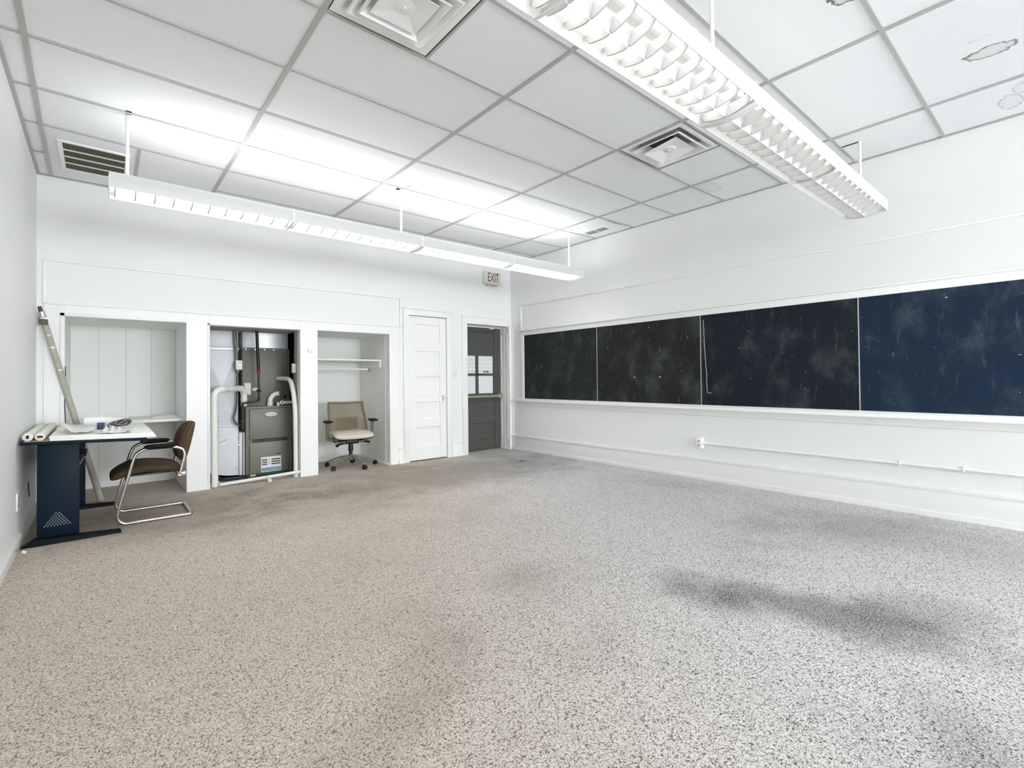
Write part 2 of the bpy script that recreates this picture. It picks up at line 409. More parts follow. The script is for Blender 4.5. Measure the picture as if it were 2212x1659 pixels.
# entry reveal behind the opening
ER = 6.36
rv = MB(); rv.box(ED[0]-.05, ED[0], WY+TH-.002, ER+.08, 0, ED[2]+.05).box(ED[1]-.004, ED[1]+.05, WY+TH-.002, ER+.08, 0, ED[2]+.05).box(ED[0], ED[1], WY+TH-.002, ER+.08, ED[2], ED[2]+.05)
struct(rv.build('trim_11', TRIM))
pl = MB()   # panelled reveal boards on the right jamb
for z0, z1 in ((.17, 1.22), (1.30, 1.90)):
    x = ED[1]-.004
    for y0, y1, a, b in ((6.165, 6.185, z0, z1), (6.325, 6.345, z0, z1), (6.165, 6.345, z0-.012, z0+.008), (6.165, 6.345, z1-.008, z1+.012)):
        pl.box(x-.007, x, y0, y1, a, b)
struct(pl.build('trim_12', TRIM, bevel=.002))
lk = MB(); lk.box(LX-.3, WX+.5, 7.55, 7.6, 0, 3.5).box(LX-.35, LX-.3, WY, 7.6, 0, 3.5).box(WX+.45, WX+.5, WY+.05, 7.6, 0, 3.5).box(LX-.35, WX+.5, WY, 7.6, 3.4, 3.5)
lk.box(WX+.1, WX+.5, WY+.05, WY+.1, 0, 3.5).box(LX-.35, LX-.1, WY, WY+.05, 0, 3.5)
struct(lk.build('wall_light_block', DARKV))  # unseen dark enclosure added to keep sky light out behind the back wall

# ------------------------------------------------------------------ ceiling: plenum deck, grid bars and lay-in tiles
LT = [[(6.1, -.357), (4.92, -.346), (3.72, -.326), (2.9, -.318)],
      [(6.1, .858), (5.59, .861), (5.0, .862), (4.36, .8705), (3.74, .8695), (2.5, .8727)],
      [(6.1, 2.062), (5.61, 2.074), (4.98, 2.090), (4.38, 2.091), (3.75, 2.099), (2.5, 2.0995)],
      [(6.1, 3.278), (5.58, 3.290), (4.98, 3.302), (4.37, 3.312), (3.7, 3.319), (2.5, 3.315), (.7, 3.318)],
      [(6.1, 4.41), (5.53, 4.459), (4.94, 4.510), (4.35, 4.517), (2.5, 4.524), (.7, 4.522)]]
JT = {0: [(-.45, 5.55), (.86, 5.593), (2.07, 5.605), (3.29, 5.578), (4.46, 5.529), (5.19, 5.51)],
      1: [(-.45, 4.945), (-.34, 4.95), (.86, 4.995), (2.09, 4.986), (3.3, 4.983), (4.51, 4.942), (5.19, 4.912)],
      2: [(-.45, 4.355), (.87, 4.366), (2.09, 4.382), (3.31, 4.368), (4.52, 4.350), (5.19, 4.293)],
      3: [(-.45, 3.722), (.87, 3.744), (2.1, 3.752), (3.32, 3.732), (4.51, 3.715), (5.19, 3.678)],
      4: [(.87, 3.125), (2.1, 3.132), (3.31, 3.114), (4.52, 3.112), (5.19, 3.088)],
      5: [(.87, 2.508), (2.1, 2.514), (3.31, 2.513), (4.53, 2.515), (5.19, 2.494)]}
for j, y in ((6, 1.902), (7, 1.293), (8, .694), (9, .084), (10, -.526), (11, -1.136), (12, -1.746), (13, -2.356), (14, -2.966), (15, -3.576), (16, -4.186), (17, -4.796), (18, -5.406), (19, -6.016), (20, -6.626), (21, -7.236)): JT[j] = [(0, y)]
NJ = 22
def xc(i, y):
    return LX if i < 0 else (WX if i > 4 else interp(LT[i], y))
def yr(j, x): return WY if j < 0 else (RY if j >= NJ else interp(JT[j], x))
def node(i, j):   # crossing of the long bar i and the cross bar j
    x = 0 if i < 0 else i*1.2
    for _ in range(6):
        y = yr(j, x); x = xc(i, y)
    return x, yr(j, x)
ceil = struct(MB().box(LX-.1, WX+.1, RY-.1, WY+.3, CZ+.16, CZ+.26).build('ceiling', DARKV))
STAIN = tile_material('stained_tile_strong', [(4.035, .325, .070, .112, .10, (120, 116, 104), .85), (3.84, .353, .022, .045, .05, (190, 188, 182), .5)])
STAIN2 = tile_material('stained_tile_pale', [(4.90, .30, .13, .06, .05, (176, 175, 170), .75), (4.72, .22, .09, .06, .05, (178, 176, 170), .7)])
STAIN3 = tile_material('stained_tile_edge', [(2.86, .69, .085, .12, .06, (96, 84, 72), .9)])
STAIN4 = tile_material('stained_tile_arc', [(4.70, 2.42, .16, .10, .04, (196, 195, 190), .6)])
TZ = CZ+.004
def tile(p, m_=None, name='ceiling_tile', sag=0):
    # p: four corners (x,y) in order
    n = 4; mb = MB()
    (x0, y0), (x1, y1), (x2, y2), (x3, y3) = p
    g = .006
    cx, cy = sum(q[0] for q in p)/4, sum(q[1] for q in p)/4
    q = [(a-math.copysign(g, a-cx), b-math.copysign(g, b-cy)) for a, b in p]
    mb.hexa([(a, b, TZ) for a, b in q]+[(a, b, TZ+.016) for a, b in q])
    return mb.build(name, m_ or TILE, ceil)
HALF = {(1, 5): 1.478, (3, 5): 3.921}   # columns whose row 5-6 cell is half diffuser, half tile
for i in range(-1, 5):
    for j in range(-1, NJ):
        if i == 0 and j == -1: continue
        A, B, C_, D = node(i, j+1), node(i+1, j+1), node(i+1, j), node(i, j)
        if i == 0 and j == 0:
            A, B = node(0, 1), node(1, 1); C_, D = (node(1, -1)), (node(0, -1))
            xm0, xm1 = .232, .240
            ym = interp(JT[1], .23)
            tile([A, (xm0, ym), (xm1, WY), D], name='ceiling_tile'); tile([(xm0, ym), B, C_, (xm1, WY)])
            continue
        if (i, j) in HALF:
            xm = HALF[(i, j)]
            ya, yb = interp(JT[5], xm), interp(JT[6], xm)
            tile([(xm, yb), B, C_, (xm, ya)]); continue
        if (i, j) == (4, 2):   # this tile has shrunk and warped, leaving a dark slit along its near edge
            n_ = 10; e_ = [(A[0]+.008+(B[0]-A[0]-.02)*k/n_, A[1]+.008+(B[1]-A[1])*k/n_+.042*math.sin(PI*min(1, max(0, (k/n_-.12)/.75)))) for k in range(n_+1)]
            MB().prism([(x, y, TZ) for x, y in e_]+[(C_[0]-.008, C_[1]-.008, TZ), (D[0]+.008, D[1]-.008, TZ)], (0, 0, .016)).build('ceiling_tile', TILE, ceil)
            continue
        m_ = {(3, 8): STAIN, (4, 8): STAIN2, (2, 7): STAIN3, (3, 7): None, (4, 5): STAIN4, (4, 4): None}.get((i, j))
        tile([A, B, C_, D], m_)
def bar(p, q, wd=.024, z0=CZ-.004, name='grid_bar', h=.03):
    P, Q = Vector((*p, 0)), Vector((*q, 0)); d = (Q-P).normalized(); s = Vector((-d.y, d.x, 0))*wd/2
    c = [P-s, Q-s, Q+s, P+s]
    mb = MB().hexa([(a.x, a.y, z0) for a in c]+[(a.x, a.y, z0+.006) for a in c])
    s2 = s*.12; c = [P-s2, Q-s2, Q+s2, P+s2]
    mb.hexa([(a.x, a.y, z0+.006) for a in c]+[(a.x, a.y, z0+h) for a in c])
    return mb.build(name, TBAR, ceil)
for i in range(0, 5):
    for j in range(-1, NJ): bar(node(i, j), node(i, j+1), .027)
for j in range(0, NJ):
    for i in range(-1, 5):
        if j == 0 and i == 0: continue
        a, b = node(i, j), node(i+1, j)
        bar(a, b, .022, CZ-.0034, h=.028)
bar((.236, interp(JT[1], .236)+.01), (.24, WY), .022, CZ-.0034, h=.028)
for xm in (1.478, 3.921): bar((xm, interp(JT[6], xm)), (xm, interp(JT[5], xm)), .016, CZ-.0028, h=.026)
wa = MB()   # wall angle round the room
wa.box(LX, LX+.02, RY, WY, CZ-.006, CZ).box(WX-.02, WX, RY, WY, CZ-.006, CZ).box(LX+.02, WX-.02, WY-.02, WY, CZ-.006, CZ)
wa.build('wall_angle', TBAR, ceil)
# small torn cut-outs where the lamp stems pass the tiles, and plugs
ct = MB().box(.128, .162, 4.335, 4.392, CZ+.001, CZ+.0035).build('stem_cutout', DARKV, ceil)
MB().box(2.255, 2.29, 4.37, 4.45, CZ+.001, CZ+.0035).build('stem_cutout', DARKV, ceil)
MB().add([(2.30, 4.36, CZ+.002), (2.36, 4.30, CZ-.002), (2.345, 4.22, CZ-.02), (2.31, 4.28, CZ-.015)], [(0, 1, 2, 3)]).build('torn_flap', TILE, ceil, solid=.002)
MB().box(4.748, 4.760, 1.16, 1.28, CZ-.0005, CZ+.0035).build('stem_cutout', DARKV, ceil)
MB().lathe((1.06, 4.05, CZ+.0045), [(.026, 0), (.026, -.0025), (.022, -.004)]).build('round_plug', mat('plug', (218, 218, 215), .7), ceil)
# ------------------------------------------------------------------ trims, mouldings and baseboards
t = MB(); P_ = WY-.012   # face frame round the three closets
x = -.405
for a, b, z in (N1, N2, N3):
    t.box(x, a, P_, WY, 0, 1.905); t.box(a, b, P_, WY, z, 1.905); x = b
t.box(x, 3.133, P_, WY, 0, 1.905)
struct(t.build('trim_1', TRIM, bevel=.002, seg=1))
t = MB(); t.box(-.405, 3.20, WY-.028, WY, 1.893, 1.908)
struct(t.build('trim_2', TRIM, bevel=.004))
t = MB(); t.box(-.412, 3.183, WY-.018, WY, 2.290, 2.316).box(-.412, -.388, WY-.018, WY, 1.908, 2.29).box(3.160, 3.183, WY-.018, WY, 1.908, 2.29)
struct(t.build('trim_3', TRIM, bevel=.004))
t = MB()    # bead round the left closet
t.box(N1[0]-.034, N1[0], WY-.022, WY-.01, 0, N1[2]+.03).box(N1[0]-.034, N1[1]+.02, WY-.022, WY-.01, N1[2], N1[2]+.03)
t.box(N1[1], N1[1]+.012, WY-.018, WY-.01, 0, N1[2])
struct(t.build('trim_4', TRIM, bevel=.003))
t = MB()
t.box(N2[0]-.022, N2[0], WY-.02, WY-.01, 0, N2[2]+.02).box(N2[0]-.022, N2[1]+.02, WY-.02, WY-.01, N2[2], N2[2]+.02)
t.box(N3[0]-.003, N3[1]+.03, WY-.02, WY-.01, N3[2], N3[2]+.028).box(N3[1], N3[1]+.03, WY-.02, WY-.01, 0, N3[2])
struct(t.build('trim_5', TRIM, bevel=.003))
def casing(a, b, z, wl, wr, top, name, right_to=None):
    t = MB()
    t.box(a-wl, a, WY-.018, WY, 0, z+.002); t.box(b, b+wr, WY-.018, WY, 0, z+.002); t.box(a-wl, b+wr, WY-.018, WY, z, z+top)
    t.box(a-wl-.006, b+wr+.006, WY-.030, WY, z+top, z+top+.02)   # cap moulding
    t.box(a-wl, a-wl+.014, WY-.026, WY-.018, 0, z+top); t.box(b+wr-.014, b+wr, WY-.026, WY-.018, 0, z+top)
    return struct(t.build(name, TRIM, bevel=.003))
casing(*CD, .090, .092, .085, 'trim_6')
casing(*ED, .100, .055, .108, 'trim_7')
def baseboard(segs, name, h, th=.018, shoe=.045, axis='x', pos=WY, sgn=-1):
    t = MB()
    for a, b in segs:
        if axis == 'x':
            y = (pos+sgn*th, pos)
            t.box(a, b, min(y), max(y), 0, h-.03); t.box(a, b, pos-th-.008, pos, h-.03, h)
            if shoe: t.box(a, b, pos-th-.012, pos, 0, shoe)
        else:
            f = lambda d: (min(pos, pos+sgn*d), max(pos, pos+sgn*d))
            t.box(*f(th), a, b, 0, h-.032); t.box(*f(th+.010), a, b, h-.032, h)
            if shoe: t.box(*f(th+.014), a, b, 0, shoe)
    return struct(t.build(name, TRIM, bevel=.004))
baseboard([(3.133, 3.213), (4.019, 4.20)], 'baseboard_back', .225)
baseboard([(RY, WY)], 'baseboard_right', .243, axis='y', pos=WX, sgn=-1, shoe=.05, th=.02)
baseboard([(RY, WY-.014)], 'baseboard_left', .092, axis='y', pos=LX, sgn=1, shoe=0, th=.012)
# moulding frame over the chalkboard (right wall)
t = MB(); t.box(WX-.016, WX, -2.6, 5.892, 2.328, 2.350).box(WX-.016, WX, 5.872, 5.892, 1.93, 2.328)
struct(t.build('trim_8', TRIM, bevel=.004))
MB().box(WX-.004, WX, -2.6, 5.872, 1.945, 2.328)
struct(MB().box(WX-.012, WX, 6.085, WY, 0, 2.02).build('trim_9', TRIM, bevel=.003))

# ------------------------------------------------------------------ closet door (five panels)
d1 = bpy.data.objects.new('door_1', None); COL.objects.link(d1); d1.location = (3.61, WY+.02, .014); ORG[d1.name] = Vector(d1.location); struct(d1)
a, b = CD[0]+.005, CD[1]-.005; y0, y1 = WY+.004, WY+.04
pz = [(.21, .478), (.588, .838), (.954, 1.204), (1.315, 1.572), (1.683, 1.957)]
pa, pb = 3.415, 3.815
fr = MB(); fr.box(a, pa, y0, y1, .014, 2.07).box(pb, b, y0, y1, .014, 2.07)
z = .014
for z0, z1 in pz: fr.box(pa, pb, y0, y1, z, z0); z = z1
fr.box(pa, pb, y0, y1, z, 2.07)
fr.build('door_frame', TRIM, d1, bevel=.003, seg=1)
for z0, z1 in pz: MB().box(pa-.004, pb+.004, y0+.02, y1-.004, z0-.004, z1+.004).build('door_panel', TRIM, d1)
for z in (1.79, .26): MB().box(a-.012, a+.014, y0-.005, y0+.004, z-.055, z+.055).cyl((a, y0-.006, z-.06), (a, y0-.006, z+.06), .006).build('hinge', TRIM, d1)
ep = MB().box(3.838, 3.878, y0-.006, y0+.002, .79, .98).build('escutcheon', TRIM, d1, bevel=.003)
MB().box(3.853, 3.863, y0-.008, y0-.004, .845, .875).build('keyhole', mat('keyhole_dark', (90, 90, 86), .6), ep)
MB().lathe((3.862, y0-.006, .915), [(.012, 0), (.012, .03), (.024, .034), (.030, .046), (.028, .058), (.016, .064)], (0, -1, 0)).build('door_knob', WHITE_PLASTIC, d1)

# ------------------------------------------------------------------ entry door (charcoal, half glazed)
d2 = bpy.data.objects.new('door_2', None); COL.objects.link(d2); d2.location = (4.7, ER, 0); ORG[d2.name] = Vector(d2.location); struct(d2)
a, b = ED[0]+.006, ED[1]-.012; y0, y1 = ER, ER+.045; top = 2.0; bot = .012
ph0, ph1 = a+.13, 5.005      # panel band
gx = [(a+.13, 4.63), (4.677, 4.988)]
gz = [(.925, 1.218), (1.253, 1.545)]
fr = MB(); fr.box(a, ph0, y0, y1, bot, top).box(ph1, b, y0, y1, bot, top)
z = bot
zs = [(.182, .446), (.564, .808), (.925, 1.545), (1.668, 1.935)]
for z0, z1 in zs: fr.box(ph0, ph1, y0, y1, z, z0); z = z1
fr.box(ph0, ph1, y0, y1, z, top)
fr.box(gx[0][1], gx[1][0], y0, y1, .925, 1.545).box(gx[0][0], ph1, y0, y1, gz[0][1], gz[1][0]).box(gx[1][1], ph1, y0, y1, .925, 1.545)
fr.build('door_frame', DOORGREY, d2, bevel=.004, seg=1)
for z0, z1 in zs[:2]+zs[3:]: MB().box(ph0-.004, ph1+.004, y0+.014, y1-.008, z0-.004, z1+.004).build('door_panel', DOORGREY, d2)
GLASS = mat('door_glass', (200, 210, 212), .05, spec=.5)
for gxx in gx:
    for gzz in gz: MB().box(gxx[0]-.003, gxx[1]+.003, y0+.026, y0+.030, gzz[0]-.003, gzz[1]+.003).build('pane', GLASS, d2)
BARM = mat('push_bar_metal', (158, 155, 140), .4, metal=.2)
pbm = MB().box(a+.02, 5.06, y0-.062, y0-.02, .862, .898).build('push_bar', BARM, d2, bevel=.008)
MB().box(5.045, 5.118, y0-.07, y0, .842, .918).build('latch_case', BARM, d2, bevel=.01)
MB().box(a, b, y0-.012, y0, bot, .05)
cl = MB().box(4.90, 4.97, ER-.03, ER, 1.985, 2.02).box(5.04, 5.07, ER-.02, ER, 2.0, 2.02).build('door_contact', WHITE_PLASTIC, d2, bevel=.003)
struct(MB().box(ED[0], ED[1]-.004, ER-.02, ER+.02, 2.003, ED[2]).build('trim_13', TRIM, bevel=.003))
# papers taped behind the glass
def scribble_material(name, scale, seed, dens):
    M = bpy.data.materials.new(name); M.use_nodes = True; nt = M.node_tree; bb = nt.nodes['Principled BSDF']; bb.inputs['Roughness'].default_value = .85
    tc = nt.nodes.new('ShaderNodeTexCoord'); mp = nt.nodes.new('ShaderNodeMapping'); mp.inputs['Location'].default_value = (seed, 0, seed); mp.inputs['Scale'].default_value = (1, 1, 1.5)
    nt.links.new(tc.outputs['Object'], mp.inputs['Vector'])
    n = nt.nodes.new('ShaderNodeTexNoise'); n.inputs['Scale'].default_value = scale; n.inputs['Detail'].default_value = 1.; nt.links.new(mp.outputs['Vector'], n.inputs['Vector'])
    s = nt.nodes.new('ShaderNodeMath'); s.operation = 'SUBTRACT'; s.inputs[1].default_value = .5; nt.links.new(n.outputs['Fac'], s.inputs[0])
    ab = nt.nodes.new('ShaderNodeMath'); ab.operation = 'ABSOLUTE'; nt.links.new(s.outputs[0], ab.inputs[0])
    r = nt.nodes.new('ShaderNodeMapRange'); nt.links.new(ab.outputs[0], r.inputs['Value']); r.inputs['From Min'].default_value = .01; r.inputs['From Max'].default_value = .03; r.inputs['To Min'].default_value = dens; r.inputs['To Max'].default_value = 0
    wv = nt.nodes.new('ShaderNodeTexWave'); wv.bands_direction = 'Z'; wv.inputs['Scale'].default_value = 5.; nt.links.new(tc.outputs['Object'], wv.inputs['Vector'])
    r2 = nt.nodes.new('ShaderNodeMapRange'); nt.links.new(wv.outputs['Fac'], r2.inputs['Value']); r2.inputs['From Min'].default_value = .35; r2.inputs['From Max'].default_value = .5
    mu = nt.nodes.new('ShaderNodeMath'); mu.operation = 'MULTIPLY'; nt.links.new(r.outputs[0], mu.inputs[0]); nt.links.new(r2.outputs[0], mu.inputs[1])
    mx = nt.nodes.new('ShaderNodeMix'); mx.data_type = 'RGBA'; nt.links.new(mu.outputs[0], mx.inputs['Factor']); mx.inputs['A'].default_value = (*lin((238, 239, 240)), 1); mx.inputs['B'].default_value = (*lin((90, 92, 98)), 1)
    nt.links.new(mx.outputs['Result'], bb.inputs['Base Color']); return M
SC1, SC2 = scribble_material('handwritten_notice', 70, 1.3, .85), scribble_material('printed_notice', 60, 4.1, .6)
pp = {(0, 1): (SC1, 'white paper notice covered in handwriting, upper left pane of charcoal door'),
      (1, 1): (SC2, 'white printed notice with small dark box, upper right pane of charcoal door'),
      (0, 0): (PAPER, 'blank white sheet with curled corner, lower left pane of charcoal door'),
      (1, 0): (PAPER, 'blank white sheet filling the lower right pane of charcoal door')}
for (ix, iz), (m_, lab) in pp.items():
    gxx, gzz = gx[ix], gz[iz]
    x0, x1, z0, z1 = gxx[0]+.004, gxx[1]-.004, gzz[0]+.004, gzz[1]-.006
    th = thing('paper_notice', lab, 'notice', ((x0+x1)/2, y0+.024, z0))
    c = .03 if (ix, iz) == (0, 0) else .012
    MB().prism([(x0, y0+.0225, z0), (x1-.006, y0+.0225, z0), (x1, y0+.0225, z0+.01), (x1, y0+.0225, z1-c), (x1-c*.6, y0+.0225, z1), (x0, y0+.0225, z1)], (0, .0015, 0)).build('sheet', m_, th)
    if (ix, iz) == (1, 1):
        MB().box(4.79, 4.895, y0+.0215, y0+.0228, 1.268, 1.300).build('dark_box_print', mat('print_grey', (86, 90, 96), .8), th)
        MB().box(4.805, 4.868, y0+.021, y0+.0217, 1.276, 1.286).build('white_print', PAPER, th)

# ------------------------------------------------------------------ chalkboard
cb = thing('chalkboard', 'long four-panel chalkboard in white frame along the right wall', 'chalkboard', (WX, 2.8, .83))
ys = [5.805, 4.308, 2.800, 1.296, -.215]
cols = [(36, 42, 39), (37, 39, 37), (27, 35, 42), (28, 44, 63)]
for k in range(4):
    MB().box(WX-.014, WX, ys[k+1]+.003, ys[k]-.003, .838, 1.868).build('slate_panel', slate_material('slate_%d' % k, cols[k], k+1), cb)
JO = mat('joint_filler', (196, 196, 188), .8, noise=.2, nscale=30)
for k in (1, 2, 3): MB().box(WX-.0148, WX-.001, ys[k]-.0042, ys[k]+.0042, .84, 1.866).build('joint_strip', JO, cb)
fr = MB(); fr.box(WX-.022, WX, -.29, 5.885, 1.856, 1.925).box(WX-.022, WX, 5.805, 5.885, .80, 1.860).box(WX-.022, WX, -.29, -.215, .80, 1.860)
fr.build('board_frame', TRIM, cb, bevel=.004)
MB().box(WX-.045, WX, -.30, 5.92, 1.925, 1.942).build('frame_cap', TRIM, cb, bevel=.005)
tr = MB(); tr.prism([(WX, 0, .845), (WX-.035, 0, .845), (WX-.07, 0, .822), (WX-.075, 0, .800), (WX-.07, 0, .790), (WX, 0, .790)], (0, 6.27, 0))
for i in range(len(tr.v)): tr.v[i] = (tr.v[i][0], tr.v[i][1]-.30, tr.v[i][2])
tr.build('chalk_rail', TRIM, cb, bevel=.003)
ap = MB(); ap.prism([(WX, -.27, .79), (WX-.05, -.27, .79), (WX-.045, -.27, .775), (WX-.026, -.27, .755), (WX-.018, -.27, .728), (WX, -.27, .722)], (0, 6.18, 0))
ap.build('rail_apron', TRIM, cb)
CH = mat('dried_filler', (186, 186, 178), .9)
st = []
y, z = 2.765, 1.80
while z > .985:
    st.append((WX-.0145, y, z)); z -= .05; y += random.uniform(-.006, .006)
MB().tube(st+[(WX-.0145, y-.002, .982), (WX-.0145, y-.05, .980)], .0035, 5).build('filler_streak', CH, cb)
mk = MB()
for (yy, zz, dy, dz) in [(3.70, 1.165, .02, .02), (3.53, 1.165, .022, .004), (3.33, 1.165, .02, .024), (3.33, 1.50, .003, .05), (3.70, 1.75, .004, .03), (3.48, 1.78, .03, .005), (2.25, 1.14, .008, .006), (1.85, 1.35, .006, .006), (1.05, 1.34, .003, .03), (2.96, 1.62, .012, .014), (4.12, 1.56, .01, .016), (.70, 1.78, .02, .01), (.3, 1.3, .02, .005), (5.4, 1.35, .006, .02), (5.0, 1.1, .01, .01), (4.6, 1.72, .02, .004)]:
    mk.prism([(WX-.0143, yy-dy/2, zz-dz/2), (WX-.0143, yy+dy/2, zz-dz*.3), (WX-.0143, yy+dy*.4, zz+dz/2), (WX-.0143, yy-dy*.3, zz+dz*.4)], (-.0008, 0, 0))
stuff(mk.build('chalk_chips', CH, cb))

# ------------------------------------------------------------------ pendant light fixtures
SHELL = mat('shell_enamel', (219, 220, 220), .4)
LOUV = mat('louver_white', (206, 207, 206), .4)
TUBE = mat('fluorescent_tube', (255, 250, 240), .5, emit=TUBE_E)
def fixture(yc, name, label, up_w, down_w):
    x0, x1, zb = .040, 4.880, 2.500
    th = thing(name, label, 'light fixture', ((x0+x1)/2, yc, zb))
    sec = [1.23, 2.455, 3.66]
    prof = [(.147, .002), (.150, .018), (.153, .040), (.154, .062), (.150, .085), (.142, .102), (.133, .110)]
    segs = [x0]+sec+[x1]
    for s in (-1, 1):
        for k in range(4):
            mb = MB(); a, b = segs[k]+.0012, segs[k+1]-.0012
            pts = [(a, yc+s*p, zb+h) for p, h in prof]+[(a, yc+s*(p-.0035), zb+h) for p, h in reversed(prof)]
            mb.prism(pts, (b-a, 0, 0)); mb.build('side_shell', SHELL, th)
    for xe, d in ((x0, -.004), (x1, .004)):
        pts = [(xe, yc+p, zb+h) for p, h in prof]+[(xe, yc-p, zb+h) for p, h in reversed(prof)]
        n = 8
        pts += [(xe, yc-.146+.292*i/n, zb-.018*math.sin(PI*i/n)) for i in range(1, n)]
        MB().prism(pts, (d, 0, 0)).build('end_cap', WHITE_METAL, th)
    # top reflectors with the long slots that let light up to the tiles
    rf = MB()
    for s in (-1, 1):
        for p0, p1, h0, h1 in ((.1445, .112, .003, .092), (.026, .060, .090, .098)):
            pts = [(x0, yc+s*p0, zb+h0), (x0, yc+s*p1, zb+h1), (x0, yc+s*p1, zb+h1+.002), (x0, yc+s*p0, zb+h0+.002)]
            rf.prism(pts, (x1-x0, 0, 0))
    rf.build('reflector', WHITE_METAL, th)
    sp = MB(); sp.prism([(x0, yc, zb-.016), (x0, yc+.022, zb+.030), (x0, yc+.026, zb+.092), (x0, yc-.026, zb+.092), (x0, yc-.022, zb+.030)], (x1-x0, 0, 0))
    sp.build('spine', LOUV, th)
    # cross blades, one per channel and cell
    first = {}
    per = 10
    for k in range(4):
        a, b = segs[k]+.03, segs[k+1]-.03
        for q in range(per+1):
            x = a+(b-a)*q/per
            for s in (-1, 1):
                if s not in first:
                    n = 10; pts = []
                    for i in range(n+1):
                        u = i/n; p = .006+.126*u
                        pts.append((x, yc+s*p, zb-.016+.030*u**1.6+(.022*max(0, u-.82)/.18)))
                    pts += [(x, yc+s*.132, zb+.046), (x, yc+s*.012, zb+.040)]
                    o = MB().prism([(px-.0035, py, pz_) for px, py, pz_ in pts], (.007, 0, 0)).build('louver_blade', LOUV, th)
                    o.data.transform(Matrix.Translation((-(x-org(th).x), 0, 0))); o.location = (x-org(th).x, 0, 0)
                    first[s] = o
                else: link_copy(first[s], th, (x-org(th).x, 0, 0))
    for xj, wd in ((sec[1], .05), (sec[0], .014), (sec[2], .014)):
        n = 10
        pts = [(xj-wd/2, yc-.146+.292*i/n, zb-.019*math.sin(PI*i/n)-.001) for i in range(n+1)]
        pts += [(xj-wd/2, yc+.146-.292*i/n, zb-.019*math.sin(PI*i/n)+.002) for i in range(n+1)]
        MB().prism(pts, (wd, 0, 0)).build('joint_band', WHITE_METAL, th)
    for xj in sec:
        mb = MB()
        for s in (-1, 1):
            pts = [(xj-.006, yc+s*(p+.0015), zb+h) for p, h in prof]+[(xj-.006, yc+s*(p-.002), zb+h) for p, h in reversed(prof)]
            mb.prism(pts, (.012, 0, 0))
        mb.build('joint_ring', WHITE_METAL, th)
    for k in range(4):
        for s in (-1, 1):
            MB().cyl((segs[k]+.02, yc+s*.078, zb+.070), (segs[k+1]-.02, yc+s*.078, zb+.070), .0125, 10).build('tube', TUBE, th)
    for xr in (.139, 2.298, 4.757):
        MB().cyl((xr, yc, zb+.09), (xr, yc, CZ+.02), .011, 12).build('stem', WHITE_METAL, th)
        MB().lathe((xr, yc, zb+.108), [(.105, 0), (.105, .010), (.09, .02), (.05, .03), (.014, .034)]).build('canopy', WHITE_METAL, th)
    mb = MB()
    for xr in [x0+.1]+[x0+.1+(x1-x0-.2)*i/8 for i in range(1, 9)]: mb.box(xr-.01, xr+.01, yc-.14, yc+.14, zb+.104, zb+.109)
    mb.build('cross_strap', WHITE_METAL, th)
    # the lamps' light, up to the tiles and down through the louver
    for k, (z, rot, pw, wd) in enumerate(((zb+.118, PI, up_w, .22), (zb+.052, 0, 0, .22))):
        for q in range(4):
            L = bpy.data.lights.new('lamp', 'AREA'); L.shape = 'RECTANGLE'; L.size = 1.17; L.size_y = wd; L.energy = down_w[q] if k else pw/4; L.color = (.965, .975, 1)
            if k: L.spread = math.radians(150)
            o = bpy.data.objects.new('lamp', L); COL.objects.link(o); o.parent = th
            o.location = ((segs[q]+segs[q+1])/2-org(th).x, 0, z-zb); o.rotation_euler = (rot, 0, 0)
fixture(4.412, 'pendant_light_fixture', 'long white louvered fluorescent pendant hanging before the closet wall', UP_W, [DOWN_W/4]*4)
fixture(1.157, 'pendant_light_fixture', 'near white two-channel louvered pendant hanging close overhead, stretching towards chalkboard wall', UP_W*.10, [1.1, 1.1, .45, .45])   # its far half burns dimmer

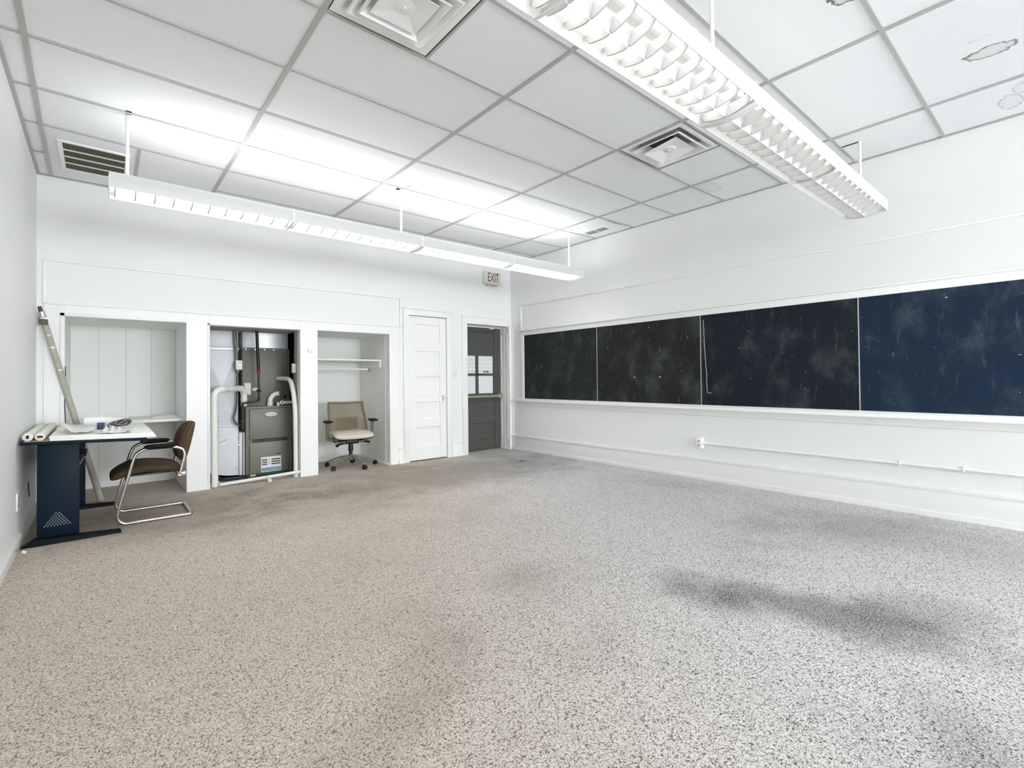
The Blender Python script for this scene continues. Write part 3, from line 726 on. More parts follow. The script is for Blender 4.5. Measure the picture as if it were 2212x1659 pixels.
# ------------------------------------------------------------------ ceiling diffusers and grilles
DIF = mat('diffuser_enamel', (240, 241, 239), .45)
def diffuser(x0, x1, y0, y1, label, tilt, hole):
    cx, cy = (x0+x1)/2, (y0+y1)/2; h = min(x1-x0, y1-y0)/2-.008
    th = thing('ceiling_diffuser', label, 'air vent', (cx, cy, CZ))
    def ring(prof, name):   # square ring from (half, z) profile
        mb = MB(); k = len(prof)
        for hh, z in prof: mb.v += [(cx-hh, cy-hh, CZ+z), (cx+hh, cy-hh, CZ+z), (cx+hh, cy+hh, CZ+z), (cx-hh, cy+hh, CZ+z)]
        for i in range(k-1):
            for j in range(4): mb.f.append((i*4+j, i*4+(j+1) % 4, (i+1)*4+(j+1) % 4, (i+1)*4+j))
        return mb.build(name, DIF, th, solid=.0025, ang=.9)
    ring([(h, .0), (h-.035, -.004), (h-.060, .012), (h-.085, .055)], 'outer_flange')
    ring([(h-.062, -.022), (h-.070, -.026), (h-.112, .004), (h-.135, .05)], 'cone_ring')
    if not hole: ring([(h-.108, -.030), (h-.115, -.034), (h-.150, -.004), (h-.170, .04)], 'cone_ring')
    hc = h-.155 if not hole else h-.135
    ct = MB(); n = 4
    sl = math.tan(tilt)
    f = lambda x, y, z: (cx+x, cy+y, CZ+z+sl*y)
    ct.v += [f(-hc, -hc, -.030), f(hc, -hc, -.030), f(hc, hc, -.030), f(-hc, hc, -.030), f(-hc*.25, -hc*.25, -.012), f(hc*.25, -hc*.25, -.012), f(hc*.25, hc*.25, -.012), f(-hc*.25, hc*.25, -.012)]
    ct.f += [(0, 1, 5, 4), (1, 2, 6, 5), (2, 3, 7, 6), (3, 0, 4, 7), (4, 5, 6, 7)]
    cp = ct.build('centre_plate', DIF, th, solid=.003, ang=.15)
    MB().lathe(f(0, 0, -.010), [(.055, 0), (.055, -.006), (.045, -.010), (.008, -.011), (.008, -.016), (.004, -.018)]).build('centre_boss', DIF, cp)
    MB().lathe((cx, cy, CZ+.09), [(h*.62, 0), (h*.62, .012)], n=28).build('duct_opening', DARKV, th)
    MB().box(cx-h+.08, cx+h-.08, cy-h+.08, cy+h-.08, CZ+.055, CZ+.06).build('back_pan', DIF if not hole else mat('diffuser_pan', (150, 151, 147), .6), th)
    if hole:
        MB().lathe((cx-.01, cy+.06, CZ+.05), [(.13, 0), (.13, .004)], n=28).build('neck_opening', BLACK, th)
        MB().cyl((cx-.02, cy+.19, CZ+.045), (cx-.02, cy-.0, CZ+.02), .004, 6).build('hanger_wire', WHITE_METAL, th)
diffuser(.885, 1.470, 1.914, 2.498, 'large square stepped ceiling diffuser cut by the picture top', 0., False)
diffuser(3.329, 3.913, 1.914, 2.500, 'square ceiling diffuser with dropped centre plate showing dark hole', -.10, True)
rg = thing('return_grille', 'rectangular return grille with dark fins in the ceiling corner', 'air vent', (-.05, 5.5, CZ))
gx0, gx1, gy0, gy1 = -.272, .185, 5.165, 5.845
fr = MB(); e = .03
fr.box(gx0, gx1, gy0, gy0+e, CZ-.012, CZ+.002).box(gx0, gx1, gy1-e, gy1, CZ-.012, CZ+.002).box(gx0, gx0+e, gy0+e, gy1-e, CZ-.012, CZ+.002).box(gx1-e, gx1, gy0+e, gy1-e, CZ-.012, CZ+.002)
fr.build('grille_frame', WHITE_METAL, rg, bevel=.003)
MB().box(gx0+e, gx1-e, gy0+e, gy1-e, CZ-.0005, CZ+.002).build('grille_back', mat('grille_void', (50, 46, 36), .9), rg)
fb = MB(); n = 40
for i in range(n):
    x = gx0+e+(gx1-gx0-2*e)*(i+.5)/n; fb.box(x-.0017, x+.0017, gy0+e, gy1-e, CZ-.007, CZ-.0005)
stuff(fb.build('grille_fins', mat('grille_fin', (150, 144, 122), .6), rg))
for k in (1, 2, 3):
    y = gy0+e+(gy1-gy0-2*e)*k/4; MB().box(gx0+e, gx1-e, y-.006, y+.006, CZ-.011, CZ-.001).build('grille_bar', WHITE_METAL, rg)
sg = thing('slot_grille', 'small grey slotted grille in ceiling tile beside the right wall', 'air vent', (4.93, 4.07, CZ))
GREYS = mat('slot_grey', (150, 151, 148), .7)
for a, b in ((3.905, 4.06), (4.075, 4.235)): MB().box(4.865, 4.985, a, b, CZ-.003, CZ+.003).build('slot_panel', GREYS, sg)
fr = MB().box(4.845, 4.866, 3.88, 4.26, CZ-.004, CZ+.003).box(4.984, 5.005, 3.88, 4.26, CZ-.004, CZ+.003).box(4.866, 4.984, 3.88, 3.906, CZ-.004, CZ+.003).box(4.866, 4.984, 4.234, 4.26, CZ-.004, CZ+.003).box(4.866, 4.984, 4.060, 4.075, CZ-.004, CZ+.003)
fr.build('slot_frame', WHITE_METAL, sg)

# ------------------------------------------------------------------ exit sign
ex = thing('exit_sign', 'white box sign with dark red EXIT letters above charcoal door', 'sign', (4.765, WY, 2.67))
MB().box(4.61, 4.92, WY-.075, WY, 2.672, 2.872).build('sign_box', mat('sign_white', (228, 226, 216), .5), ex, bevel=.008)
MB().box(4.622, 4.908, WY-.079, WY-.074, 2.684, 2.860).build('sign_face', mat('sign_face', (222, 220, 210), .5), ex, bevel=.004)
MB().box(4.66, 4.87, WY-.07, WY-.01, 2.655, 2.673).build('battery_tray', mat('sign_grey', (190, 190, 184), .6), ex, bevel=.003)
RED = mat('dark_red_letter', (104, 22, 30), .5)
text_part('lettering', 'EXIT', .20, RED, ex, Matrix.Translation((4.770, WY-.0795, 2.772)) @ Matrix.Rotation(PI/2, 4, 'X'), .001, .56)

# ------------------------------------------------------------------ left alcove worktop, papers
sh = MB().box(N1[0]+.001, N1[1]-.001, 6.33, YB-.009, .742, .772).build('built_in_shelf', ALC, bevel=.003); tag(sh, 'deep white built-in shelf across the left closet alcove', 'shelf')
pr = thing('paper_stack', 'thin pile of white papers at right end of closet shelf', 'paper', (.55, 6.75, .772))
for k in range(3):
    MB().box(.42+.02*k, .66-.01*k, 6.62+.03*k, 6.93-.02*k, .772+.006*k, .777+.006*k).build('sheet', PAPER, pr)

# ------------------------------------------------------------------ right alcove shelf and rod
sf = thing('closet_shelf', 'white closet shelf with cleats and hanging rod, above tan office chair', 'shelf', (2.5, 6.7, 1.43))
MB().box(N3[0]+.001, N3[1]-.009, 6.36, YB-.001, 1.428, 1.448).build('shelf_board', ALC, sf, bevel=.002)
MB().box(N3[1]-.03, N3[1]-.009, 6.37, YB-.001, 1.34, 1.428).build('cleat', ALC, sf, bevel=.002)
MB().box(N3[0]+.001, N3[1]-.03, YB-.022, YB-.001, 1.34, 1.428).build('cleat', ALC, sf, bevel=.002)
MB().cyl((N3[0]+.002, 6.56, 1.325), (N3[1]-.12, 6.56, 1.318), .013).build('hanging_rod', ALC, sf)
hk = MB().tube([(2.88, 6.56, 1.34), (2.88, 6.56, 1.30), (2.89, 6.55, 1.285)], .006, 6).tube([(2.9, 6.56, 1.34), (2.9, 6.56, 1.30), (2.915, 6.55, 1.29)], .006, 6)
hk.build('rod_hook', mat('hook_grey', (112, 110, 100), .5), sf)

o_ = MB().box(N3[1]-.018, N3[1]-.008, WY+.01, YB-.02, 0, .03).build('trim_14', TRIM, bevel=.002); struct(o_)
# ------------------------------------------------------------------ wall fittings
o = MB().box(1.923, 1.967, WY-.03, P_, 1.514, 1.560).build('wall_sensor', WHITE_PLASTIC, bevel=.006); tag(o, 'small white square sensor on pilaster right of the furnace', 'sensor')
sw = thing('light_switch', 'white wall switch between narrow white door and charcoal door', 'switch', (4.075, WY, 1.24))
MB().box(4.04, 4.11, WY-.006, WY, 1.183, 1.297).build('cover_plate', WHITE_PLASTIC, sw, bevel=.002)
MB().box(4.068, 4.082, WY-.016, WY-.005, 1.228, 1.252).build('toggle', WHITE_PLASTIC, sw, bevel=.002)
ol = thing('wall_outlet', 'white duplex outlet low on left wall beside the desk', 'outlet', (LX, 4.84, .33))
MB().box(LX, LX+.008, 4.805, 4.875, .275, .395).build('cover_plate', WHITE_PLASTIC, ol, bevel=.002)
for z in (.309, .361): MB().box(LX+.007, LX+.011, 4.825, 4.855, z-.017, z+.017).build('socket', mat('socket_grey', (140, 140, 132), .5), ol, bevel=.002)
bc = MB().tube([(LX+.004, 5.50, .37), (LX+.005, 5.505, .33), (LX+.006, 5.50, .29), (LX+.012, 5.48, .27), (LX+.008, 5.50, .255)], .004, 6).build('cable_end', BLACK); tag(bc, 'short black cable end sticking from left wall behind desk', 'cable')
ds = thing('door_stop', 'thin metal door stop with white tip on left baseboard', 'door stop', (LX+.012, 4.60, .03))
MB().tube([(LX+.010, 4.615, .045), (LX+.028, 4.612, .050), (LX+.05, 4.60, .040)], .004, 6).build('rod', mat('stop_metal', (150, 140, 120), .4, metal=.6), ds)
MB().cyl((LX+.05, 4.60, .040), (LX+.068, 4.592, .033), .009, 10).build('tip', WHITE_PLASTIC, ds)
cd = thing('surface_conduit', 'white surface outlet box with conduit running along right wall', 'conduit', (WX, 2.82, .41))
MB().box(WX-.045, WX, 2.786, 2.856, .352, .472).build('outlet_box', TRIM, cd, bevel=.006)
for z in (.388, .436):
    ps = MB().box(WX-.049, WX-.044, 2.804, 2.838, z-.018, z+.018).build('socket', WHITE_PLASTIC, cd, bevel=.003)
    MB().box(WX-.0505, WX-.0485, 2.81, 2.816, z-.008, z+.008).box(WX-.0505, WX-.0485, 2.826, 2.832, z-.008, z+.008).build('slot', mat('socket_slot', (60, 60, 58), .6), ps)
MB().cyl((WX-.022, 2.786, .412), (WX-.022, -2.7, .404), .0115, 12).build('conduit_pipe', TRIM, cd)
MB().cyl((WX-.022, 2.788, .412), (WX-.022, 2.75, .412), .017, 12).build('connector', TRIM, cd)
MB().cyl((WX-.022, .74, .4095), (WX-.022, .66, .4095), .016, 12).build('coupling', TRIM, cd)
for y in (1.02, .62): MB().box(WX-.036, WX, y-.008, y+.008, .392, .43).build('clip', TRIM, cd, bevel=.003)

# ------------------------------------------------------------------ furnace
FY = 6.55
fn = thing('furnace', 'grey two-door furnace standing in the middle closet alcove', 'furnace', (1.6, 6.9, .0))
MB().box(1.328, 1.862, FY, 7.30, .0125, .836).build('cabinet', GREYMETAL, fn, bevel=.004)
MB().box(1.322, 1.868, FY-.012, 7.30, .836, .852).build('top_rim', TAUPE_L, fn, bevel=.003)
MB().box(1.40, 1.80, FY-.003, FY+.002, .417, .455).build('vent_slot', mat('slot_dark', (58, 58, 54), .6), fn)
for x in (1.50, 1.735): MB().cyl((x, FY-.02, .440), (x, FY, .440), .010, 12).build('knob', BLACK, fn)
up = MB().box(1.364, 1.856, FY-.022, FY, .455, .822).build('upper_door', TAUPE_L if False else GREYMETAL, fn, bevel=.008, seg=3)
cre = MB()
for pth in ([(1.375, .790), (1.44, .789), (1.515, .784), (1.528, .730), (1.545, .722), (1.665, .722), (1.682, .732), (1.692, .784), (1.76, .792), (1.84, .800)],):
    cre.tube([(x, FY-.0222, z) for x, z in fillet([(a_, b_, 0) for a_, b_ in pth], .012) for x, z in [(x, z)]] if False else [(p.x, FY-.0215, p.y) for p in fillet([(a_, b_, 0) for a_, b_ in pth], .012)], .0022, 6)
cre.build('embossed_line', mat('emboss_shade', (96, 94, 85), .5), up)
MB().lathe((1.606, FY-.021, .752), [(.070, 0), (.070, .004), (.064, .006)], (0, -1, 0), 40).build('badge', WHITE_PLASTIC, up)
bd = [o_ for o_ in up.children if o_.name.startswith('badge')][0]
for v in bd.data.vertices: v.co.z = (.752-org(fn).z)+(v.co.z-(.752-org(fn).z))*.36
BADGE = mat('badge_ink', (84, 84, 88), .5)
t1 = text_part('badge_lettering', 'LENNOX', .030, BADGE, up, Matrix.Translation((1.606, FY-.0276, .752)) @ Matrix.Rotation(PI/2, 4, 'X'), .0004, .95)
lo = MB().box(1.364, 1.856, FY-.022, FY, .036, .417).build('lower_door', GREYMETAL, fn, bevel=.008, seg=3)
MB().prism([(1.664, FY-.0235, .254), (1.704, FY-.0235, .254), (1.712, FY-.0235, .268), (1.672, FY-.0235, .268)], (0, .002, 0)).build('small_emblem', mat('emblem_dark', (44, 42, 38), .5), lo)
LB = FY-.0228
MB().box(1.489, 1.718, LB, FY-.02, .048, .231).build('rating_label', PAPER, lo, bevel=.0008, seg=1)
LBD = mat('label_print_dark', (104, 98, 96), .7); lp = MB()
for r_ in range(3):
    z = .196-.028*r_; lp.box(1.499, 1.559, LB-.0006, LB, z-.009, z+.009); lp.box(1.606, 1.710, LB-.0006, LB, z-.009, z+.009)
lp.box(1.577, 1.584, LB-.0006, LB, .19, .202).box(1.579, 1.586, LB-.0006, LB, .165, .177).box(1.577, 1.586, LB-.0006, LB, .14, .152)
lp.build('label_print', LBD, lo)
MB().box(1.494, 1.713, LB-.0006, LB, .092, .098).build('label_rule', mat('label_navy', (28, 58, 74), .7), lo)
MB().box(1.494, 1.713, LB-.0006, LB, .056, .090).build('label_band', mat('label_blue', (122, 170, 186), .7, noise=.15, nscale=60), lo)
MB().tube([(1.858, FY-.026, .19), (1.852, FY-.026, .16), (1.822, FY-.026, .13), (1.815, FY-.026, .09), (1.798, FY-.026, .045)], .003, 6).build('wire', mat('wire_grey', (66, 64, 58), .6), lo)
MB().box(1.335, 1.43, FY-.03, FY+.01, .0125, .030).build('white_shim', PVC, fn, bevel=.004)
# coil cabinet above
cc = thing('coil_cabinet', 'tall plain grey coil cabinet stacked on top of the furnace', 'cabinet', (1.58, 6.95, .852))
MB().box(1.320, 1.872, 6.70, 7.38, .853, 1.575).build('casing', mat('taupe_enamel_dark', (112, 110, 101), .45, noise=.03, nscale=5), cc, bevel=.003)
MB().box(1.778, 1.780, 6.6985, 6.701, .86, 1.565).build('seam', mat('seam_dark', (74, 72, 66), .6), cc)
sc = MB()
for x in (1.36, 1.465, 1.575, 1.68, 1.78, 1.84): sc.lathe((x, 6.70, 1.562), [(.006, 0), (.005, .003)], (0, -1, 0), 8)
for z in (1.30, 1.07): sc.lathe((1.789, 6.70, z), [(.007, 0), (.006, .003)], (0, -1, 0), 8)
stuff(sc.build('screw_heads', CHROME, cc))
MB().lathe((1.812, 6.701, .955), [(.022, 0), (.022, .002)], (0, -1, 0), 16).build('knockout', BLACK, cc)
MB().box(1.345, 1.416, 6.697, 6.701, 1.00, 1.145).build('instruction_label', PAPER, cc)
MB().box(1.43, 1.50, 6.69, 6.701, 1.045, 1.082).build('instruction_label', PAPER, cc)
# plenum transition
pn = thing('supply_plenum', 'shiny galvanised tapered plenum above the grey coil cabinet', 'duct', (1.57, 6.95, 1.568))
MB().box(1.328, 1.858, 6.72, 7.36, 1.576, 1.778).build('duct_box', GALV, pn, bevel=.003)
yf, yp = 6.72, 6.692
mb = MB(); mb.add([(1.332, yf, 1.580), (1.854, yf, 1.580), (1.854, yf, 1.777), (1.332, yf, 1.777), (1.351, yp, 1.585), (1.834, yp, 1.585), (1.75, yp, 1.774), (1.40, yp, 1.774)],
                  [(0, 1, 5, 4), (1, 2, 6, 5), (2, 3, 7, 6), (3, 0, 4, 7), (4, 5, 6, 7)])
mb.build('tapered_face', mat('galvanised_bright', (222, 226, 230), .35, metal=.3, noise=.05, nscale=9), pn)
# return duct at the left
rd = thing('return_duct', 'pale sheet metal return duct filling left of the furnace alcove', 'duct', (1.09, 6.95, .05))
RDM = mat('pale_sheet_metal', (214, 215, 220), .45, metal=.12, noise=.03, nscale=5)
MB().box(.902, 1.265, 6.64, 7.30, .62, 1.776).build('duct_body', RDM, rd, bevel=.003)
def crossbreak(x0, x1, z0, z1, y, d, name):
    cx, cz = (x0+x1)/2, (z0+z1)/2
    MB().add([(x0, y, z0), (x1, y, z0), (x1, y, z1), (x0, y, z1), (cx, y-d, cz)], [(0, 1, 4), (1, 2, 4), (2, 3, 4), (3, 0, 4)]).build(name, RDM, rd, ang=.02)
crossbreak(.905, 1.262, .65, 1.535, 6.639, .035, 'cross_broken_panel')
MB().box(.903, 1.262, 6.630, 6.641, 1.575, 1.774).build('upper_panel', RDM, rd, bevel=.002)
MB().box(.903, 1.268, 6.618, 6.641, 1.540, 1.574).build('drive_cleat', mat('bright_metal', (236, 238, 240), .3, metal=.1), rd, bevel=.002)
MB().box(.903, 1.266, 6.622, 6.641, .618, .648).build('drive_cleat', RDM, rd, bevel=.002)
n = 12   # boot with curved bottom
pts = [(.905, 6.62, .617), (1.262, 6.62, .617), (1.262, 6.62, .035)]+[(1.262-.357*i/n, 6.62, .035+.09*(i/n)**2.2) for i in range(1, n+1)]
MB().prism(pts, (0, .66, 0)).build('curved_boot', RDM, rd)
MB().box(1.266, 1.300, 6.60, 7.2, .03, .545).build('filter_rack', mat('rack_metal', (222, 223, 222), .4), rd, bevel=.002)
MB().box(1.3005, 1.3075, 6.605, 7.2, .03, .535).build('rack_slot', DARKV, rd)
MB().box(1.308, 1.325, 6.60, 7.2, .03, .545).build('filter_door', mat('rack_metal2', (230, 230, 228), .4), rd, bevel=.002)
for z in (.40, .135): MB().box(1.236, 1.282, 6.588, 6.602, z-.006, z+.006).build('latch', CHROME, rd)
MB().prism([(1.02, 6.6185, .445), (1.06, 6.6185, .40), (1.135, 6.6185, .425), (1.15, 6.6185, .495), (1.09, 6.6185, .505), (1.03, 6.6185, .48)], (0, .001, 0)).build('sticker', PAPER, rd)
MB().tube([(1.06, 6.618, .43), (1.085, 6.618, .455), (1.10, 6.618, .45), (1.14, 6.618, .475)], .003, 5).build('sticker_mark', LBD, rd)
dp = MB().box(.91, 1.86, 6.50, 7.38, 0.0015, .012).build('drain_pan', BLACK, bevel=.004); tag(dp, 'black low drain pan on floor under furnace and duct', 'tray')
hs = MB().tube(fillet([(1.02, 6.56, .08), (1.05, 6.50, .028), (1.15, 6.47, .03), (1.30, 6.485, .028), (1.36, 6.505, .03)], .05), .011, 8).build('drain_hose', mat('hose_dark', (52, 52, 50), .4)); tag(hs, 'dark flexible hose on the drain pan below the return duct', 'hose')
# gas line
gp = thing('gas_pipe', 'black iron gas pipe with red tag dropping before the coil cabinet', 'pipe', (1.45, 6.5, .6))
MB().cyl((1.442, 6.51, 1.779), (1.457, 6.5, 1.305), .017, 12).build('black_pipe', BLACKPIPE, gp)
MB().cyl((1.457, 6.5, 1.305), (1.458, 6.5, 1.245), .019, 12).build('red_tag', mat('red_tag', (140, 40, 40), .6, noise=.4, nscale=40), gp)
MB().tube(fillet([(1.458, 6.5, 1.245), (1.460, 6.5, .922), (1.300, 6.5, .905), (1.285, 6.5, .895), (1.285, 6.5, .610)], .022), .013, 12).build('iron_pipe', BROWNPIPE, gp)
MB().lathe((1.460, 6.5, 1.05), [(.016, -.02), (.022, -.012), (.029, 0), (.022, .012), (.016, .02)]).build('union', BROWNPIPE, gp)
MB().cyl((1.460, 6.5, .925), (1.460, 6.5, .96), .018, 12).build('coupling', BROWNPIPE, gp)
vl = MB().lathe((1.285, 6.5, .665), [(.016, -.035), (.020, -.03), (.020, .03), (.016, .035)]).box(1.25, 1.32, 6.494, 6.506, .690, .700).build('gas_valve', BROWNPIPE, gp)
MB().lathe((1.285, 6.5, .615), [(.021, -.016), (.021, .016)]).build('drip_cap', BROWNPIPE, gp)
# PVC pipes
pv = thing('vent_pipe', 'thick white PVC vent pipe rising at left and crossing to furnace top', 'pipe', (.958, 6.25, 0))
MB().cyl((.958, 6.25, 0), (.955, 6.25, .985), .034, 20).build('riser', PVC, pv)
MB().cyl((.955, 6.25, .965), (.955, 6.25, .995), .040, 20).build('collar', PVC, pv)
path = arc((1.040, 6.25, .995), .085, PI, PI/2, 8, (1, 0, 0), (0, 0, 1))
dirv = Vector((1.262-1.040, 6.52-6.25, 0))
e0 = path[-1]; e1 = e0+dirv
MB().tube(path, .037, 20).build('elbow', PVC, pv)
MB().tube([e0, e1], .034, 20).build('cross_pipe', PVC, pv)
q = e0+dirv*.38; dn = dirv.normalized()
MB().tube([q-dn*.02, q+dn*.05], .039, 20).build('collar', PVC, pv)
ea = arc(e1-Vector((0, 0, .085)), .085, PI/2, 0, 8, dn, (0, 0, 1))
MB().tube(ea, .037, 20).build('elbow', PVC, pv)
eb = ea[-1]
MB().cyl(eb, (eb.x+.0, eb.y+.0, .853), .034, 20).build('drop_pipe', PVC, pv)
MB().lathe((eb.x, eb.y, .853), [(.046, 0), (.046, .008), (.036, .01)]).build('gasket', BLACK, pv)
MB().cyl((eb.x, eb.y, .93), (eb.x, eb.y, .965), .039, 20).build('collar', PVC, pv)
pm = MB()
for k in range(16):
    z = .05+k*.055+random.uniform(-.01, .01); a_ = -.35; x, y = .957+.0345*math.cos(a_), 6.25+.0345*math.sin(a_)
    pm.box(x-.0012, x+.0012, y-.0012, y+.0012, z, z+random.uniform(.012, .034))
stuff(pm.build('printed_marks', mat('pipe_print', (90, 90, 88), .7), pv))
pr2 = thing('drain_riser', 'tall white PVC pipe bending into coil cabinet, right of furnace', 'pipe', (1.80, 6.21, 0))
MB().tube(fillet([(1.802, 6.21, 0), (1.797, 6.21, .82), (1.786, 6.24, 1.02), (1.788, 6.36, 1.185), (1.745, 6.60, 1.198), (1.728, 6.694, 1.196)], .09, 8), .027, 18, rad=None).build('riser', PVC, pr2)
MB().cyl((1.802, 6.21, .0), (1.802, 6.21, .05), .031, 18).build('collar', PVC, pr2)
hp = thing('floor_drain_pipe', 'thin white PVC pipe along carpet in front of furnace alcove', 'pipe', (1.42, 6.19, .02))
MB().tube([(.998, 6.30, .030), (1.000, 6.20, .022), (1.845, 6.165, .062)], .019, 14).build('long_pipe', PVC, hp)
MB().tube([(1.47, 6.185, .043), (1.478, 6.10, .022)], .019, 14).build('tee_stub', PVC, hp)
MB().lathe((1.478, 6.1, .022), [(.022, 0), (.022, .02)], (.1, -1, -.2), 14).build('cap', PVC, hp)
el = thing('intake_elbow', 'short curved white PVC elbow on the furnace top', 'pipe', (1.63, 6.66, .853))
MB().cyl((1.625, 6.66, .853), (1.625, 6.66, .905), .034, 18).build('collar', PVC, el)
MB().tube(arc((1.725, 6.66, .905), .10, PI, PI/2+.25, 10, (1, 0, 0), (0, 0, 1))+[(1.73, 6.645, 1.003)], .030, 18).build('bend', PVC, el)
ctp = thing('condensate_tee', 'small white PVC tee with open end on furnace top', 'pipe', (1.79, 6.6, .88))
MB().cyl((1.735, 6.585, .888), (1.862, 6.585, .890), .020, 14).build('run', PVC, ctp)
MB().lathe((1.745, 6.585, .888), [(.024, 0), (.024, .045), (.012, .045), (.012, .03)], (-.2, -1, .1), 16).build('branch', PVC, ctp)
MB().lathe((1.737, 6.545, .892), [(.012, .0), (.012, .002)], (-.2, -1, .1), 12).build('open_end', BLACK, ctp)
MB().cyl((1.705, 6.60, .853), (1.705, 6.60, .895), .018, 12).build('stub', PVC, ctp)
# switch box on conduit
sb = thing('furnace_switch', 'white switch box on grey conduit, left of coil cabinet', 'switch', (1.26, 6.57, 1.2))
CON = mat('grey_conduit', (128, 126, 120), .45, metal=.4)
MB().tube([(1.215, 6.59, 1.779), (1.222, 6.585, 1.62), (1.236, 6.58, 1.42)], .013, 10).tube([(1.238, 6.59, 1.779), (1.240, 6.585, 1.62), (1.244, 6.58, 1.42)], .009, 8).build('conduit', CON, sb)
MB().box(1.214, 1.285, 6.535, 6.59, 1.305, 1.412).build('box_body', mat('box_grey', (150, 148, 142), .5), sb, bevel=.004)
MB().box(1.222, 1.288, 6.527, 6.537, 1.303, 1.416).build('cover', WHITE_PLASTIC, sb, bevel=.004)
MB().box(1.236, 1.272, 6.521, 6.528, 1.318, 1.365).build('rocker', WHITE_PLASTIC, sb, bevel=.002)
MB().box(1.25, 1.272, 6.5245, 6.528, 1.385, 1.392).build('label_slot', BLACK, sb)
MB().lathe((1.245, 6.57, 1.29), [(.016, -.02), (.020, -.01), (.020, .012)]).build('connector', CON, sb)
MB().tube(fillet([(1.24, 6.57, 1.275), (1.238, 6.575, 1.10), (1.240, 6.58, .93), (1.222, 6.575, .80), (1.195, 6.565, .72), (1.225, 6.55, .655), (1.285, 6.535, .635), (1.328, 6.55, .63)], .05), .010, 10).build('flexible_whip', mat('whip_grey', (82, 82, 80), .45), sb)
# junction box on the right side of the alcove
jb = thing('junction_box', 'small beige junction box with cables on right alcove side wall', 'junction box', (1.83, 6.33, 1.3))
JBM = mat('beige_box', (206, 202, 190), .5)
MB().box(1.800, 1.834, 6.29, 6.38, 1.265, 1.375).build('box_body', JBM, jb, bevel=.003)
MB().box(1.794, 1.801, 6.285, 6.335, 1.26, 1.38).build('cover', WHITE_PLASTIC, jb, bevel=.002)
CU = mat('cable_sheath', (120, 104, 88), .5)
MB().tube([(1.826, 6.33, 1.375), (1.822, 6.33, 1.45), (1.828, 6.36, 1.49)], .004, 6).tube([(1.822, 6.31, 1.375), (1.818, 6.30, 1.46), (1.824, 6.32, 1.52), (1.830, 6.36, 1.50)], .004, 6).build('upper_cable', CU, jb)
MB().tube([(1.826, 6.33, 1.262), (1.828, 6.36, 1.10), (1.826, 6.40, .92), (1.83, 6.45, .5)], .006, 6).tube([(1.82, 6.34, 1.262), (1.822, 6.38, 1.05), (1.826, 6.44, .8)], .005, 6).build('lower_cable', CU, jb)

# ------------------------------------------------------------------ desk
dk = thing('desk', 'dark blue steel desk with perforated end panel against left wall', 'desk', (-.08, 5.4, 0))
DX0, DX1, DY0, DY1 = -.437, .275, 4.80, 6.075
zt = lambda x: .754-.0375*(x-DX0)
tp = MB().hexa([(DX0, DY0, zt(DX0)-.024), (DX1, DY0, zt(DX1)-.024), (DX1, DY1, zt(DX1)-.024), (DX0, DY1, zt(DX0)-.024), (DX0, DY0, zt(DX0)-.002), (DX1, DY0, zt(DX1)-.002), (DX1, DY1, zt(DX1)-.002), (DX0, DY1, zt(DX0)-.002)])
tp.build('desktop', NAVY, dk, bevel=.006)
MB().hexa([(x, y, zt(x)-d) for d in (.002, .0) for x, y in ((DX0+.02, DY0+.014), (DX1-.014, DY0+.014), (DX1-.014, DY1-.014), (DX0+.02, DY1-.014))]).build('laminate_top', mat('oak_laminate', (176, 158, 132), .5, noise=.12, nscale=14), dk)
def holes_panel(x0, x1, y, z0, z1, th_, name):
    pm_ = MB().box(x0, x1, y, y+th_, z0, z1).build(name, NAVY, dk, bevel=.004)
    for zc, d, sgn in ((.60, mat('hole_dark', (4, 8, 12), .8), 1), (.135, mat('hole_light', (150, 156, 158), .8), -1)):
        h = MB()
        for r_ in range(8):
            wcount = 9-r_
            for c in range(wcount):
                xx = (x0+x1)/2-.004+(c-(wcount-1)/2)*.0175
                zz = (zc+.025-.0128*r_) if sgn > 0 else (zc-.015+.0128*r_)
                h.lathe((xx, y, zz), [(.0042, .0006), (.0042, -.002)], (0, 1, 0), 8)
        stuff(h.build('perforations', d, pm_))
    return pm_
holes_panel(-.358, -.128, 4.905, .035, .715, .05, 'end_panel')
MB().box(-.35, -.115, 6.0, 6.045, .035, .715).build('end_panel', NAVY, dk, bevel=.004)
for yc in (4.875, 6.01):
    mb = MB(); a, b = yc-.045, yc+.045
    mb.hexa([(-.440, a, 0), (.120, a+.01, 0), (.120, b-.01, 0), (-.440, b, 0), (-.37, a+.006, .050), (.112, a+.018, .026), (.112, b-.018, .026), (-.37, b-.006, .050)])
    mb.build('foot', mat('worn_black_steel', (5, 9, 14), .5, spec=.12, noise=.3, nscale=16), dk, bevel=.005)
MB().box(-.26, -.21, 4.955, 6.0, .50, .62).build('cross_beam', NAVY, dk, bevel=.004)
MB().box(-.20, -.10, 5.55, 6.0, .535, .555).build('cable_tray', NAVY, dk, bevel=.003)
MB().tube([(-.10, 5.9, .535), (-.19, 5.3, .40)], .006, 6).build('strut', mat('strut_grey', (176, 174, 168), .4), dk)
MB().box(.24, .275, 4.83, 5.0, .685, .708).build('front_clip', NAVY, dk, bevel=.003)
